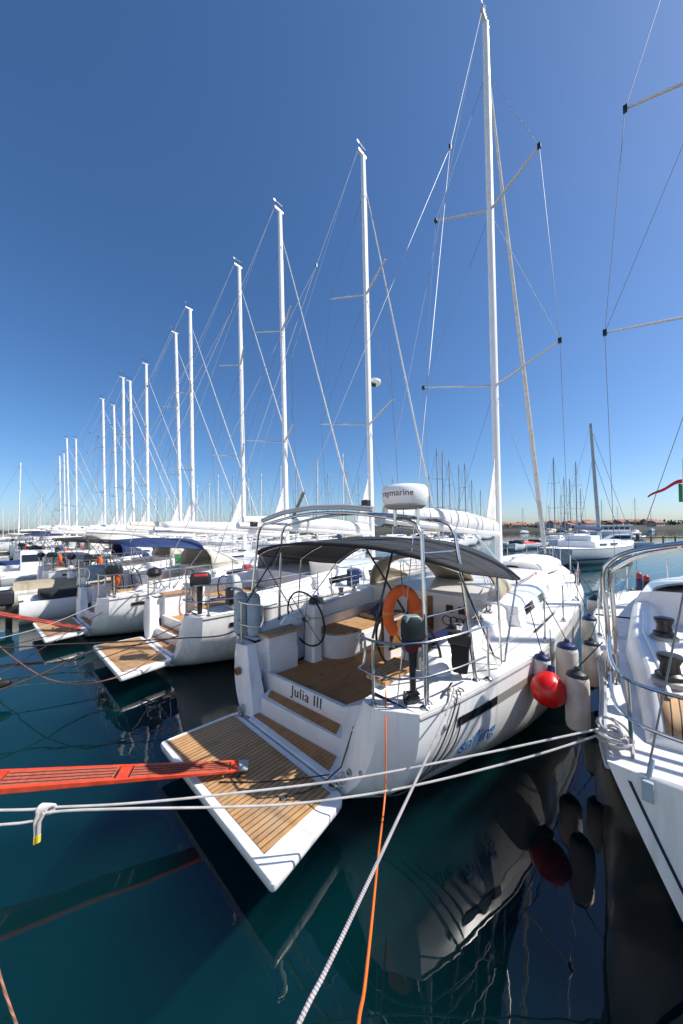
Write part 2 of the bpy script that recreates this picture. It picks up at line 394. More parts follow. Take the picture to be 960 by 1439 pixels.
def steps_mb():
    mb = MB()
    mb.prism([(-.0, -.79), (-.0, .79), (.34, .92), (.34, -.9)], .1, .326)
    mb.prism([(.30, -.62), (.25, .0), (.20, .80), (.52, 1.0), (.56, -.9), (.40, -.85)], .2, .53)
    mb.prism([(.50, -.51), (.455, .4), (.40, 1.06), (.47, 1.09), (.57, -.51)], .3, .755)
    # angled facet at the starboard end of the steps
    mb.add([(.50, -.505, .757), (.24, -1.07, 1.10), (.12, -.80, .33), (.60, -.505, .757), (.60, -1.08, 1.10), (.40, -.82, .33), (.3, -.66, .33), (.5, -.66, .33)],
           [(0, 1, 2, 6), (3, 5, 4), (0, 3, 4, 1), (1, 4, 5, 2), (0, 6, 7, 3), (6, 2, 5, 7), (3, 7, 5)])
    return mb
PLAT = [(-.95, -1.17), (-.03, -1.03), (-.03, 1.10), (-.98, 1.17)]
def platform_mb():
    p = []
    def rnd(c, a, b, r, n=5):
        c, a, b = Vector(c), Vector(a), Vector(b); u = (a - c).normalized() * r; v = (b - c).normalized() * r
        return [tuple((c + u) * (1 - t) ** 2 + c * 2 * t * (1 - t) + (c + v) * t * t) for t in [k / n for k in range(n + 1)]]
    for i in range(4):
        p += rnd(PLAT[i], PLAT[i - 1], PLAT[(i + 1) % 4], (.05, .10, .06, .05)[i])
    return MB().loft([[(x * .99, y * .985, .225) for x, y in p], [(x, y, .25) for x, y in p], [(x, y, .30) for x, y in p], [(x * .992 , y * .992, .312) for x, y in p]])
def platform_teak():
    return MB().prism([(-.865, -.93), (-.10, -.90), (-.09, 1.03), (-.92, 1.11)], .312, .317)

def mast_pt(z, rake=.018): return Vector((MAST_X - (z - 1.7) * rake, 0, z))
MTOP = 17.83
TIPS = {}
def rig(root, top=MTOP, lo=False, furl=True, mm='alu'):
    n = 8 if lo else 16
    ms = obj('mast', MB().tube([mast_pt(z) for z in np.linspace(1.68, top, 8)], [.125] * 7 + [.105], n, ell=.80), M[mm], root)
    hd = MB(); t = mast_pt(top)
    hd.box(t + Vector((-.08, 0, .02)), (.5, .10, .10)); 
    obj('mast_head', hd, M['alug'], ms, bevel=.01)
    w = MB(); w.tube([t + Vector((-.1, 0, .05)), t + Vector((-.1, 0, .45))], .008, 5); w.tube([t + Vector((-.32, .0, .36)), t + Vector((.15, 0, .36))], .010, 5)
    w.box(t + Vector((-.3, 0, .36)), (.12, .006, .09)); w.tube([t + Vector((.1, .03, .05)), t + Vector((.1, .03, .75))], .006, 5)
    obj('wind_vane', w, M['black'], ms)
    tips = []
    for zr, dz, sx, sy in ((7.05, .22, .95, 1.78), (12.25, .22, .62, 1.40)):
        for sg in (1, -1):
            a = mast_pt(zr) + Vector((-.02, 0, 0)); b = Vector((a.x - sx, sg * sy, zr + dz))
            obj('spreader', MB().tube([a, a.lerp(b, .5), b], [.055, .05, .034], 6, ell=.5), M['alug'], ms)
            tips.append((sg, b))
            if not lo: obj('spreader_cap', MB().box(b, (.09, .07, .10)), M['black'], ms)
    wr = .0055 if not lo else .008
    def wire(nm, pts, r=wr, m='wire', par=root): obj(nm, MB().tube(pts, r, 5 if not lo else 4), M[m], par)
    for sg in (1, -1):
        lo_t = [b for s, b in tips if s == sg][0]; up_t = [b for s, b in tips if s == sg][1]
        ch = Vector((MAST_X - .55, sg * 1.80, 1.36))
        wire('shroud', [mast_pt(16.4), up_t, lo_t, ch])
        wire('shroud', [mast_pt(12.2), lo_t])
        wire('shroud', [mast_pt(7.0), ch + Vector((.12, -sg * .06, 0))])
    sp = Vector((1.9, 0, 11.2)) if not lo else Vector((2.2, 0, 10.4))
    sp = mast_pt(top).lerp(Vector((.3, 0, 1.2)), .36)
    wire('backstay', [mast_pt(top) + Vector((-.3, 0, 0)), sp], m='wirel')
    obj('backstay_plate', MB().box(sp, (.05, .05, .12)), M['black'], root)
    for sg in (1, -1): wire('backstay', [sp, (.28, sg * 1.42, 1.2)], m='wirel')
    a, b = mast_pt(16.6) + Vector((.13, 0, 0)), Vector((13.72, 0, 1.68))
    if furl:
        obj('furled_genoa', MB().tube([a, a.lerp(b, .04), a.lerp(b, .3), a.lerp(b, .7), a.lerp(b, .95), b], [v * (.6 if lo else 1) for v in (.012, .035, .055, .085, .09, .03)], 8), M['white' if lo else 'furl'], root)
        dr = MB().lathe([(.02, 0), (.10, .02), (.10, .05), (.05, .07), (.05, .13), (.10, .15), (.02, .17)], b + Vector((0, 0, -.1)), 12); obj('furling_drum', dr, M['black'], root)
    else: wire('forestay', [a, b])
    return ms

def boom(root, z0=2.72, z1=3.02, cover='white', stack=False, xe=1.95, lo=False):
    g = mast_pt(z0)
    bm = obj('boom', MB().tube([(g.x - .14, 0, z0), (xe, 0, z1)], .12, 10, ell=.75), M['alu'], root)
    def P(t, dz=0): return (g.x - .3 + (xe + .15 - g.x + .3) * t, 0, z0 + (z1 - z0) * t + dz)
    rr = []
    for i in range(13):
        t = i / 12; r = (.20 + .05 * math.sin(t * PI)) * (1 - .45 * t ** 3) * (1.35 if stack else 1)
        c = Vector(P(t, .10 + r * .35))
        rr.append([c + Vector((0, r * .62 * math.cos(a) * (1 + .08 * math.sin(5 * t * PI + a)), r * 1.0 * math.sin(a) * (1 + .05 * math.sin(11 * t + 2 * a)))) for a in [2 * PI * k / 10 for k in range(10)]])
    obj('sail_cover', MB().loft(rr), M[cover], root)
    if not lo:
        for i in (1, 3, 5, 7, 9, 11):
            obj('sail_tie', MB().tube([Vector(v) + (Vector(v) - Vector(P(i / 12, .16))).normalized() * .004 for v in rr[i]] + [rr[i][0]], .009, 5), M['grey'], root)
        obj('cover_zip', MB().tube([Vector(r_[2]) + Vector((0, .012, .012)) for r_ in rr], .008, 5), M['grey'], root)
    obj('vang', MB().tube([mast_pt(1.95) + Vector((-.13, 0, 0)), P(.28, -.08)], .03, 6), M['alug'], root)
    obj('topping_lift', MB().tube([(xe + .05, 0, z1 + .1), mast_pt(MTOP - .05) + Vector((-.35, 0, 0))], .0045, 4), M['wirel'], root)
    # triangular tail of the in-mast mainsail
    a, b, c = mast_pt(5.0) + Vector((-.11, 0, 0)), Vector((6.78, .03, 3.02)), mast_pt(2.95) + Vector((-.11, 0, 0))
    rows = []
    for i in range(9):
        t = i / 8; l = a.lerp(c, t); r_ = a.lerp(b, t)
        rows.append([l.lerp(r_, k / 5) + Vector((0, .05 * math.sin(k / 5 * PI) * t, 0)) for k in range(6)])
    obj('sail_tail', MB().grid(rows), M['white'], root, solid=.012)
    return bm

def rails(root, lo=False, aft=True):
    r = .013 if not lo else .018
    for sg in (1, -1):
        top = [(.32, .98, 1.77), (.16, 1.05, 1.80), (.14, 1.25, 1.80), (.22, 1.48, 1.80), (.42, 1.66, 1.81), (.8, 1.80, 1.82), (1.25, 1.90, 1.82), (1.32, 1.92, 1.80)]
        f = MB()
        T = [(x, sg * y, z) for x, y, z in top]
        f.tube(T, r, 7); f.tube([(x, y, z - .32) for x, y, z in T[:-1]], r * .85, 7)
        f.tube([T[0], (.36, sg * .97, 1.68), (.36, sg * .97, 1.54), (.32, sg * .98, 1.45)], r, 7)
        for x, y in ((.15, 1.24), (.42, 1.64), (1.32, 1.90)):
            f.tube([(x, sg * y, 1.18), (x, sg * y, 1.80)], r, 7); f.lathe([(.045, 0), (.045, .012), (.02, .03)], (x, sg * y, CRU.zs(max(.3, x)) + .002), 10)
        obj('pushpit', f, M['steel'], root)
        xs = [2.9, 4.1, 5.9, 7.9, 9.8, 11.6]
        prev = (1.32, sg * 1.90, 1.80)
        tops = [prev]
        for x in xs:
            y = CRU.yg(x) - .06; z = CRU.zs(x)
            s_ = MB().tube([(x, sg * y, z), (x, sg * y, z + .60)], .012 if not lo else .016, 6); s_.lathe([(.04, 0), (.04, .02), (.02, .06)], (x, sg * y, z), 8)
            obj('stanchion', s_, M['steel'], root); tops.append((x, sg * y, z + .59))
        tops.append((12.9, sg * .42, 2.12))
        for dz in (0, -.29):
            obj('lifeline', MB().tube([(x, y, z + dz) for x, y, z in tops], .005 if not lo else .009, 4), M['wire'], root)
    p = MB()
    pp = [(12.7, .48, 2.1), (13.4, .25, 2.16), (13.85, .12, 2.18)]
    for dz in (0, -.3):
        p.tube([(x, y, z + dz) for x, y, z in pp] + [(x, -y, z + dz) for x, y, z in reversed(pp)], r, 7)
    for x, y in ((12.7, .46), (13.4, .22)):
        for sg in (1, -1): p.tube([(x, sg * y, CRU.zs(x)), (x, sg * y, 2.12)], r, 7)
    obj('pulpit', p, M['steel'], root)

def wheel_set(root, sg, lo=False):
    pd = MB()
    pd.loft([[(1.33 + dx * sx, sg * .97 + dy * sy, z) for dx, dy in [(-1, -.7), (-.7, -1), (.7, -1), (1, -.7), (1, .7), (.7, 1), (-.7, 1), (-1, .7)]] for z, sx, sy in ((.68, .13, .15), (.72, .11, .13), (1.1, .10, .125), (1.45, .11, .14), (1.58, .13, .16), (1.63, .10, .14))])
    p = obj('pedestal', pd, M['gel'], root, bevel=.01)
    if not lo:
        obj('compass', MB().lathe([(.07, 0), (.075, .03), (.055, .075), (.02, .095)], (1.33, sg * .97, 1.63), 14), M['black'], p)
        g = MB().box((1.45, sg * .97 - .0, 1.66), (.05, .24, .12), ry=R(-20)); obj('chart_plotter', g, M['grey'], p, bevel=.01)
    rot = Matrix.Rotation(R(90 - 9), 3, 'Y')
    c = Vector((1.16, sg * .97, 1.40))
    w = obj('steering_wheel', MB().torus(c, .46, .016, 40, 7, rot), M['black'], root)
    sp = MB()
    for k in range(6):
        a = PI / 3 * k + .3; sp.tube([c, c + rot @ Vector((.455 * math.cos(a), .455 * math.sin(a), 0))], .008, 5)
    sp.lathe([(.0, -.03), (.055, -.03), (.055, .05), (.03, .12)], c, 12, rot=Matrix.Rotation(R(90 - 9), 3, 'Y'))
    obj('spokes', sp, M['steel'], w)

def bimini(root, m, x0=.65, x1=2.95, hw=1.88, zc=2.71, legs=True, lo=False):
    nx, ny = (5, 10) if lo else (14, 28)
    def P(u, v, dz=0):
        av = abs(v)
        dr = (.20 + .34 * min(1, u * 1.25) ** .7) * (.6 if lo else 1)
        sag = .03 * math.sin(2 * PI * u) ** 2 * (1 - av ** 3)
        return (x0 + (x1 - x0) * u + .10 * av ** 6 * (1 - 2 * u), hw * v * (1 - .03 * abs(2 * u - 1) ** 3), zc + .03 * math.sin(PI * u) - dr * av ** 2.8 - sag - .03 * (2 * u - 1) ** 4 + dz)
    rows = [[P(i / nx, -1 + 2 * j / ny) for j in range(ny + 1)] for i in range(nx + 1)]
    b = obj('bimini', MB().grid(rows), M[m], root, solid=.022)
    fr = MB()
    for u in (.04, .5, .96):
        ft = (1.75 + .25 * (u - .5), 1.90, 1.27)
        fr.tube([(ft[0], -ft[1], ft[2])] + [P(u, -.985 + 1.97 * j / 18, -.022) for j in range(19)] + [(ft[0], ft[1], ft[2])], .013 if not lo else .016, 6)
    obj('bimini_frame', fr, M['steel'], b)
    if not lo:
        hem = MB(); hem.tube([P(u, v, -.01) for u, v in [(0, -1 + k / 10) for k in range(21)] + [(k / 8, 1) for k in range(1, 9)] + [(1, 1 - k / 10) for k in range(1, 21)] + [(1 - k / 8, -1) for k in range(1, 9)]], .016, 6)
        obj('hem', hem, M[m], b)
        for u in (.34, .5, .67): obj('seam', MB().tube([P(u, -.98 + 1.96 * j / 24, .014) for j in range(25)], .0045, 5), M['rubber'], b)
        for u, v, e in ((.02, -.60, (.20, -1.20, 1.80)), (.10, -.30, (.85, -1.18, 1.90)), (.02, .55, (.22, 1.2, 1.80))):
            obj('bimini_strap', MB().tube([P(u, v, -.03), e], .012, 6), M['black'], b)
    return b

def sprayhood(root, m, lo=False):
    rows = []; N = 6 if lo else 18
    K = 6
    for i in range(K + 1):
        t = i / K; x = 3.36 + 1.4 * t; hz = 2.36 - .05 * t - .62 * t ** 2.0; hw = 1.36 - .10 * t
        z0 = 1.60
        rows.append([(x + .12 * t * abs(math.cos(a)) ** 2, hw * math.copysign(abs(math.cos(a)) ** .6, math.cos(a)), z0 + (hz - z0) * abs(math.sin(a)) ** .75 if hz > z0 else z0) for a in [PI * k / N for k in range(N + 1)]])
    cl = MB()
    if lo: cl.grid(rows)
    else:
        cl.grid(rows[:3])
        for a, b in ((0, 3), (8, 10), (15, 18)): cl.grid([r[a:b + 1] for r in rows[2:]])
    s = obj('sprayhood', cl, M[m], root, solid=.012)
    if not lo:
        fr = MB(); fr.tube([Vector(p) + Vector((.01, 0, -.02)) for p in rows[0]], .014, 6); obj('sprayhood_frame', fr, M['steel'], s)
        for a, b in ((3, 8), (10, 15)):
            obj('sprayhood_window', MB().grid([r[a:b + 1] for r in rows[2:]]), M['vinyl'], s)
    return s

def cruiser_core(root, lo=False, spray='tan'):
    h = obj('hull', cruiser_hull(MB(), lo=lo), M['hullw'], root, smooth=40)
    for sg in (-1, 1):
        obj('rub_rail', CRU.rail(.3, 13.8, -.045, .014 if not lo else .02, sg, n=16 if lo else 50), M['grey'], h)
        obj('hull_stripe', CRU.strip(1.0, 12.9, -.20, -.30, .003, sg, n=10 if lo else 40), M['taupe'], h)
        obj('hull_window', CRU.strip(.78, 1.42, -.195, -.285, .006, sg, n=8), M['glass'], h)
    obj('deck', deck_mb(lo=lo), M['deck'], root)
    rf = obj('coachroof', roof_mb(lo=lo), M['gel'], root, smooth=50)
    for sg in (-1, 1):
        for x0, x1 in (((3.72, 5.1), (5.5, 6.9)) if lo else ((3.72, 4.28), (4.72, 5.1), (5.9, 6.5))):
            obj('window', roof_window(x0, x1, .34 if lo else .38, .70 if lo else .66, sg), M['glass'], rf)
    obj('cockpit', cockpit_mb(), M['gel'], root, bevel=.012)
    obj('doorway', MB().box((3.36, .06, 1.3), (.05, .56, .7)), M['black'], root)  # black slab fills the opening; the cabin's shade is put into its colour
    obj('cockpit_sole', MB().prism([(.52, -1.085), (3.27, -1.085), (3.27, 1.085), (.46, 1.085)], .68, .688), M['sole'], root)
    for sg in (-1, 1):
        obj('bench_seat', MB().prism([(x, sg * y) for x, y in [(1.52, 1.18), (1.52, .86), (1.56, .74), (1.66, .64), (1.82, .57), (2.2, .52), (3.26, .52), (3.26, 1.18)]], 1.077, 1.10), M['teak'], root)
        obj('helm_seat', MB().prism([(x, sg * y) for x, y in [(.40, 1.20), (.42, .93), (1.02, .89), (1.04, 1.20)]], 1.262, 1.30), M['teak'], root)
        obj('helm_seat_base', MB().prism([(x, sg * y) for x, y in [(.44, 1.18), (.46, .98), (.96, .95), (.98, 1.18)]], 1.0, 1.26), M['gel'], root)
    obj('transom_steps', steps_mb(), M['gel2'], root, bevel=.008)
    obj('step_tread', MB().prism([(.075, -.70), (.08, .93), (.17, .84), (.235, .0), (.285, -.60)], .326, .333), M['sole'], root)
    obj('step_tread', MB().prism([(.33, -.55), (.29, .2), (.275, .74), (.41, .86), (.455, .2), (.495, -.46)], .53, .537), M['sole'], root)
    pf = obj('swim_platform', platform_mb(), M['gel'], root, smooth=40)
    obj('teak_panel', platform_teak(), M['teak'], pf)
    return h, rf, pf

# ------------------------------------------------------------------ MAIN YACHT
main = thing('sailing_yacht', 'large white cruising yacht in the foreground with charcoal bimini and lowered teak swim platform', 'sailing yacht', O0, A0)
hull, roof, plat = cruiser_core(main)
rig(main)
boom(main)
rails(main)
for sg in (1, -1): wheel_set(main, sg)
bimini(main, 'canvas')
sprayhood(main, 'tan')

# lettering: boat name on the step riser, blue and purple words on the hull side
def on_riser(v):   # text x runs towards starboard, y up
    y = .14 - v.x
    return Vector((.455 + (.4 - y) * .045 - .004 - v.z - .045 * 0, y, .662 + v.y))
nm = text_mesh('Julia III', .20, .002, spacing=1.08, shear=.10)
obj('boat_name', xform(nm, on_riser), M['letter'], main, smooth=0)
def on_hull(x0, zo):
    def f(v):
        x = x0 - v.x if False else x0 + v.x
        z = CRU.zs(x) + zo + v.y
        return Vector((x, -(CRU.y(x, z) + .008 + v.z), z))
    return f
obj('hull_lettering', xform(text_mesh('the', .17, .001), on_hull(.70, -.66)), M['letterp'], hull, smooth=0)
obj('hull_lettering', xform(text_mesh('sailing', .24, .001), on_hull(1.16, -.56)), M['letterb'], hull, smooth=0)
for (x, z, r) in ((.62, .98, .03),):
    y = CRU.y(x, z); obj('hull_fitting', MB().lathe([(r, -.02), (r, .012), (r * .6, .02)], (x, -y, z), 14, rot=Matrix.Rotation(R(90), 3, 'X')), M['grey'], hull)
# round fittings on the stern corners
for (p, r, m) in (((.035, 1.16, .84), .055, 'wood'), ((.19, -.97, .83), .032, 'black'), ((.035, -1.02, .50), .03, 'grey'), ((.05, -1.16, .56), .022, 'grey')):
    obj('stern_fitting', MB().lathe([(r, -.03), (r, .012), (r * .55, .014), (r * .5, -.01)], p, 16, rot=Matrix.Rotation(R(-90), 3, 'Y')), M[m], main)
# swim platform hardware
for y in (-.86, .98):
    hw = MB().box((-.02, y, .325), (.10, .07, .03)); hw.tube([(-.02, y - .05, .335), (-.02, y + .05, .335)], .014, 8)
    obj('hinge', hw, M['steel'], plat, bevel=.004)
obj('latch', MB().lathe([(.035, 0), (.035, .006), (.02, .008)], (-.74, .22, .316), 14), M['black'], plat)
obj('latch', MB().lathe([(.03, 0), (.03, .02), (.012, .03)], (-.45, -.62, .316), 12), M['steel'], plat)
obj('hoist_line', MB().tube([(-.45, -.62, .34), (-.28, -.72, .335), (-.12, -.8, .36), (.02, -.93, .52), (.12, -.99, .85)], .007, 6), M['roped'], plat)
obj('hoist_line', MB().tube([(-.78, .02, .33), (-.5, -.28, .325), (-.2, -.55, .33), (-.02, -.8, .40)], .006, 6), M['roped'], plat)
for sg in (1, -1):
    bl = MB(); c = Vector((-.02, -.93 * 1, .38)) if sg < 0 else Vector((-.02, .98, .36))
    for k in range(5): bl.torus(c + Vector((.01 * k, .02 * math.sin(k * 2), .012 * k)), .035 + .008 * (k % 2), .007, 14, 5, Matrix.Rotation(.5 * k, 3, 'X') @ Matrix.Rotation(.7 * k, 3, 'Y'))
    obj('lashing', bl, M['ropew'], plat)

# davit arch of stainless tube with radar
def arch_tube():
    f = MB()
    A = []; B = []
    for x0, xt, yb, yt, zf, lst in ((.50, .62, 1.62, 1.50, 1.19, A), (1.22, 1.17, 1.80, 1.60, 1.22, B)):
        pts = [(x0, -yb, zf), (x0 * .5 + xt * .5, -(yb + yt) / 2 - .01, 2.1), (xt, -yt - .02, 2.80), (xt, -yt + .05, 2.92)]
        n = 9
        top = [(xt, -yt + .14 + (2 * yt - .28) * k / n, 2.96 + .14 * math.sin(PI * k / n)) for k in range(n + 1)]
        full = pts + top + [(x, -y, z) for x, y, z in reversed(pts)]
        lst += full; f.tube(full, .021, 10)
        for sg in (1, -1): f.lathe([(.05, 0), (.05, .014), (.026, .04)], (x0, sg * yb, zf - .002), 12)
    for sg in (1, -1):
        f.tube([(.615, sg * 1.52, 2.62), (1.175, sg * 1.62, 2.62)], .013, 8); f.tube([(.56, sg * 1.57, 2.0), (1.2, sg * 1.70, 2.0)], .013, 8)
        f.tube([(.62, sg * 1.36, 2.985), (1.17, sg * 1.46, 2.985)], .016, 8)
    f.tube([(.62, 0, 3.10), (1.17, 0, 3.10)], .016, 8)
    return f
arch = obj('davit_arch', arch_tube(), M['steel'], main)
rl = MB(); rl.tube([(.50, 1.2, 3.03), (.48, .6, 3.13), (.48, 0, 3.165), (.48, -.6, 3.14), (.50, -1.0, 3.09)], .034, 10)
obj('antenna_tube', rl, M['alug'], arch)
obj('stern_light', MB().box((.54, -.86, 3.17), (.07, .09, .07)), M['black'], arch, bevel=.01)
obj('stern_light', MB().box((.60, 1.62, 2.98), (.10, .10, .08)), M['black'], arch, bevel=.01)
obj('flagstaff', MB().tube([(.80, .83, 3.05), (.80, .55, 3.44)], [.020, .026], 8), M['tan'], arch)
rc = Vector((.47, -1.42, 3.20))
rd = obj('radar', MB().lathe([(.02, -.125), (.17, -.125), (.20, -.10), (.222, -.05), (.232, 0), (.228, .06), (.21, .095), (.15, .108), (.0, .112)], rc, 40), M['gel'], arch, smooth=60)
obj('radar_band', MB().lathe([(.172, -.128), (.203, -.102), (.206, -.088), (.2, -.085), (.17, -.1)], rc, 40), M['grey'], rd)
ps = MB()
for dx, dy in ((.0, .12), (.04, -.12)): ps.tube([rc + Vector((dx, dy, -.30)), rc + Vector((dx, dy, -.12))], .018, 8)
ps.tube([rc + Vector((.15, .14, -.225)), rc + Vector((0, .12, -.225)), rc + Vector((.02, -.12, -.225)), rc + Vector((.15, -.14, -.225))], .014, 6)
obj('radar_post', ps, M['steel'], arch)
tm = text_mesh('raymarine', .085, .002)
CAMB = Vector((-2.30, -3.17, 2.866))
a0 = math.atan2(CAMB.y - rc.y, CAMB.x - rc.x) - R(22)
def on_radar(v):
    a = a0 + v.x / .232; r = .2325 + v.z - .1 * max(0, abs(v.y + .012)) * .3
    return rc + Vector((r * math.cos(a), r * math.sin(a), v.y + .012))
obj('radar_lettering', xform(tm, on_radar), M['letterr'], rd, smooth=0)

# deck gear
def winch(p, par, s=1.0, m='steel'):
    return obj('winch', MB().lathe([(.075 * s, 0), (.075 * s, .03 * s), (.05 * s, .05 * s), (.045 * s, .10 * s), (.062 * s, .13 * s), (.062 * s, .15 * s), (.03 * s, .16 * s)], p, 18), M[m], par)
def cleat(p, par, rz=0, m='steel'):
    b = MB(); c, s_ = math.cos(rz), math.sin(rz)
    T = lambda x, y, z: (p[0] + x * c - y * s_, p[1] + x * s_ + y * c, p[2] + z)
    b.tube([T(-.12, 0, .05), T(-.06, 0, .055), T(.06, 0, .055), T(.12, 0, .05)], [.008, .014, .014, .008], 8)
    for x in (-.04, .04): b.tube([T(x, 0, 0), T(x, 0, .055)], .013, 8)
    return obj('cleat', b, M[m], par)
for sg in (1, -1):
    for x in (1.75, 2.45): winch((x, sg * 1.38, 1.49 + (x - 1.75) * .07), main)
    cleat((.80, sg * 1.70, 1.22), main, sg * -.2); cleat((6.0, sg * 2.06, 1.36), main)
    obj('track', MB().box((4.0, sg * 1.93, 1.32), (1.6, .03, .02)), M['black'], roof)
    obj('handrail', MB().tube([(4.6, sg * 1.32, 1.73), (4.65, sg * 1.32, 1.80), (5.7, sg * 1.28, 1.80), (6.7, sg * 1.18, 1.78), (6.75, sg * 1.17, 1.70)], .014, 6), M['teak'], roof)
    for x in (2.75,): winch((x + .1, sg * 1.38, 1.57), main, .8)
for x, w in ((5.6, .5), (7.0, .45), (9.0, .5)):
    z = roof_top(x) + .02; h_ = MB().box((x, 0 if x > 5.7 else .5, z + .005), (w, w, .035)); obj('hatch', h_, M['glass'], roof, bevel=.012)
# cockpit table, instruments, companionway
tb = obj('cockpit_table', MB().box((2.55, 0, 1.0), (.9, .14, .64)), M['gel'], main, bevel=.02)
obj('table_leaf', MB().box((2.55, .09, 1.13), (.95, .025, .42)), M['wood'], tb, bevel=.006); obj('table_leaf', MB().box((2.55, -.09, 1.13), (.95, .025, .42)), M['wood'], tb, bevel=.006)
for y in (-.55, -.78): obj('instrument', MB().box((3.275, y, 1.42), (.03, .13, .13)), M['black'], main, bevel=.008)
obj('washboard', MB().box((3.29, -.16, 1.25), (.03, .10, .7)), M['wood'], main); obj('washboard', MB().box((3.29, .30, 1.25), (.03, .07, .7)), M['wood'], main)
obj('cushion', MB().box((2.7, -.86, 1.13), (.9, .5, .09)), M['navy'], main, bevel=.03)
obj('cushion', MB().box((2.95, .93, 1.14), (.5, .36, .1)), M['tan'], main, bevel=.03)
obj('locker_lid', MB().box((2.4, .495, .90), (.7, .012, .26)), M['gel'], main, bevel=.005)
for x in (2.06, 2.74): obj('catch', MB().box((x, .487, .95), (.04, .014, .07)), M['steel'], main, bevel=.003)
ln = MB()
for k in range(7):
    c = Vector((3.05 + .05 * random.random(), -.6 - .12 * k, 1.26 + .02 * random.random())); ln.torus(c, .07 + .02 * random.random(), .010, 16, 5, Matrix.Rotation(R(80 + 20 * random.random()), 3, 'Y'))
obj('sheet_coils', ln, M['roped'], main)
for k, (y0, y1) in enumerate(((-1.05, -.2), (-1.2, -.32), (.9, .25))):
    obj('halyard', MB().tube([(3.35, y0, 1.72), (4.4, y0 * .8, 1.79), (6.0, y1, 1.80), (7.6, y1 * .5, 1.74)], .008, 5), M['ropew'], roof)

def smooth_path(P, n=6):
    P = [Vector(p) for p in P]; out = []
    for i in range(len(P) - 1):
        p0, p1, p2, p3 = P[max(i - 1, 0)], P[i], P[i + 1], P[min(i + 2, len(P) - 1)]
        for k in range(n):
            t = k / n; out.append(.5 * ((2 * p1) + (p2 - p0) * t + (2 * p0 - 5 * p1 + 4 * p2 - p3) * t * t + (3 * p1 - p0 - 3 * p2 + p3) * t ** 3))
    out.append(P[-1]); return out
def smooth_path_(P): return smooth_path(P, 5)
# ------------------------------------------------------------------ things on or beside the main yacht
def on_main(name, label, cat, p, rz=0, group=None): return thing(name, label, cat, W(*p), A0 + rz, group)
# outboard engine clamped to the pushpit
ob = on_main('outboard_engine', 'small outboard engine with grey green cowl and long black leg clamped to the stern rail', 'outboard engine', (.40, -1.52, 1.32), R(-35)); ob.scale = (.58, .58, .80)
cw = MB().loft([[(x * s, y * s2, z) for x, y in [(-.16, -.09), (-.10, -.125), (.10, -.125), (.20, -.08), (.20, .08), (.10, .125), (-.10, .125), (-.16, .09)]] for z, s, s2 in ((.60, .8, .85), (.63, 1, 1), (.78, 1.02, 1), (.86, .9, .9), (.90, .6, .6))])
obj('cowl', cw, M['cowl'], ob, bevel=.01)
M['cowltop'] = mat('cowl_top', (.20, .26, .27), .4)
obj('cowl_cap', MB().loft([[(x * s, y * s, z) for x, y in [(-.14, -.10), (.14, -.10), (.16, 0), (.14, .10), (-.14, .10)]] for z, s in ((.835, 1.02), (.87, .98), (.905, .7))]), M['cowltop'], ob, bevel=.01)
obj('cowl_base', MB().loft([[(x * s, y * s, z) for x, y in [(-.15, -.09), (.15, -.09), (.18, 0), (.15, .09), (-.15, .09)]] for z, s in ((.47, .55), (.54, .9), (.61, 1))]), M['maroon'], ob)
lg = MB().loft([[(x * s, y * s, z) for x, y in [(-.05, -.03), (.04, -.035), (.08, 0), (.04, .035), (-.05, .03)]] for z, s in ((.50, 1.1), (.3, .9), (.05, .8), (-.1, .9))]); lg.box((0, 0, -.02), (.20, .12, .02)); lg.lathe([(.01, -.12), (.045, -.09), (.045, .08), (.02, .12)], (0, 0, -.09), 10, 'X')
for k in range(3): lg.box((-.13, .0, -.09), (.015, .20, .05), rx=PI / 3 * 2 * k)
obj('leg', lg, M['black'], ob)
br = MB().box((.10, 0, .40), (.05, .18, .26)); br.tube([(.14, .06, .34), (.2, .06, .34)], .012, 6); obj('clamp', br, M['grey'], ob)
obj('tiller', MB().tube([(-.1, -.02, .58), (-.32, -.05, .55), (-.42, -.06, .54)], [.018, .018, .022], 7), M['black'], ob)
# horseshoe lifebuoy
M['orangestrap'] = mat('reflective_strap', (.60, .20, .07), .4)
lb = on_main('lifebuoy', 'orange horseshoe lifebuoy hung on the starboard stern rail', 'lifebuoy', (.78, -1.17, 1.95), R(58)); lb.scale = (.86, .86, .9)
ring = MB()
def hs(t):
    a = R(28) + t * R(304)
    return Vector((0, .20 * math.sin(a + PI) * 1.0, -.02 + .28 * -math.cos(a + PI) * -1.0))
P_ = [hs(k / 28) for k in range(29)]
ring.tube(P_, [.03] + [.062] * 27 + [.03], 10, ell=1.15)
obj('buoy_ring', ring, M['orange'], lb)
for k in (6, 14, 22):
    obj('band', MB().tube([P_[k] + (P_[k + 1] - P_[k]) * (-.35), P_[k] + (P_[k + 1] - P_[k]) * .35], .064, 10, ell=1.15), M['orangestrap'], lb)
obj('throw_bag', MB().box((.03, -.20, -.02), (.16, .15, .34)), M['orange'], lb, bevel=.04)
obj('hanging_line', MB().tube([(.02, -.02, .26), (.05, 0, .62)], .006, 5), M['roped'], lb)
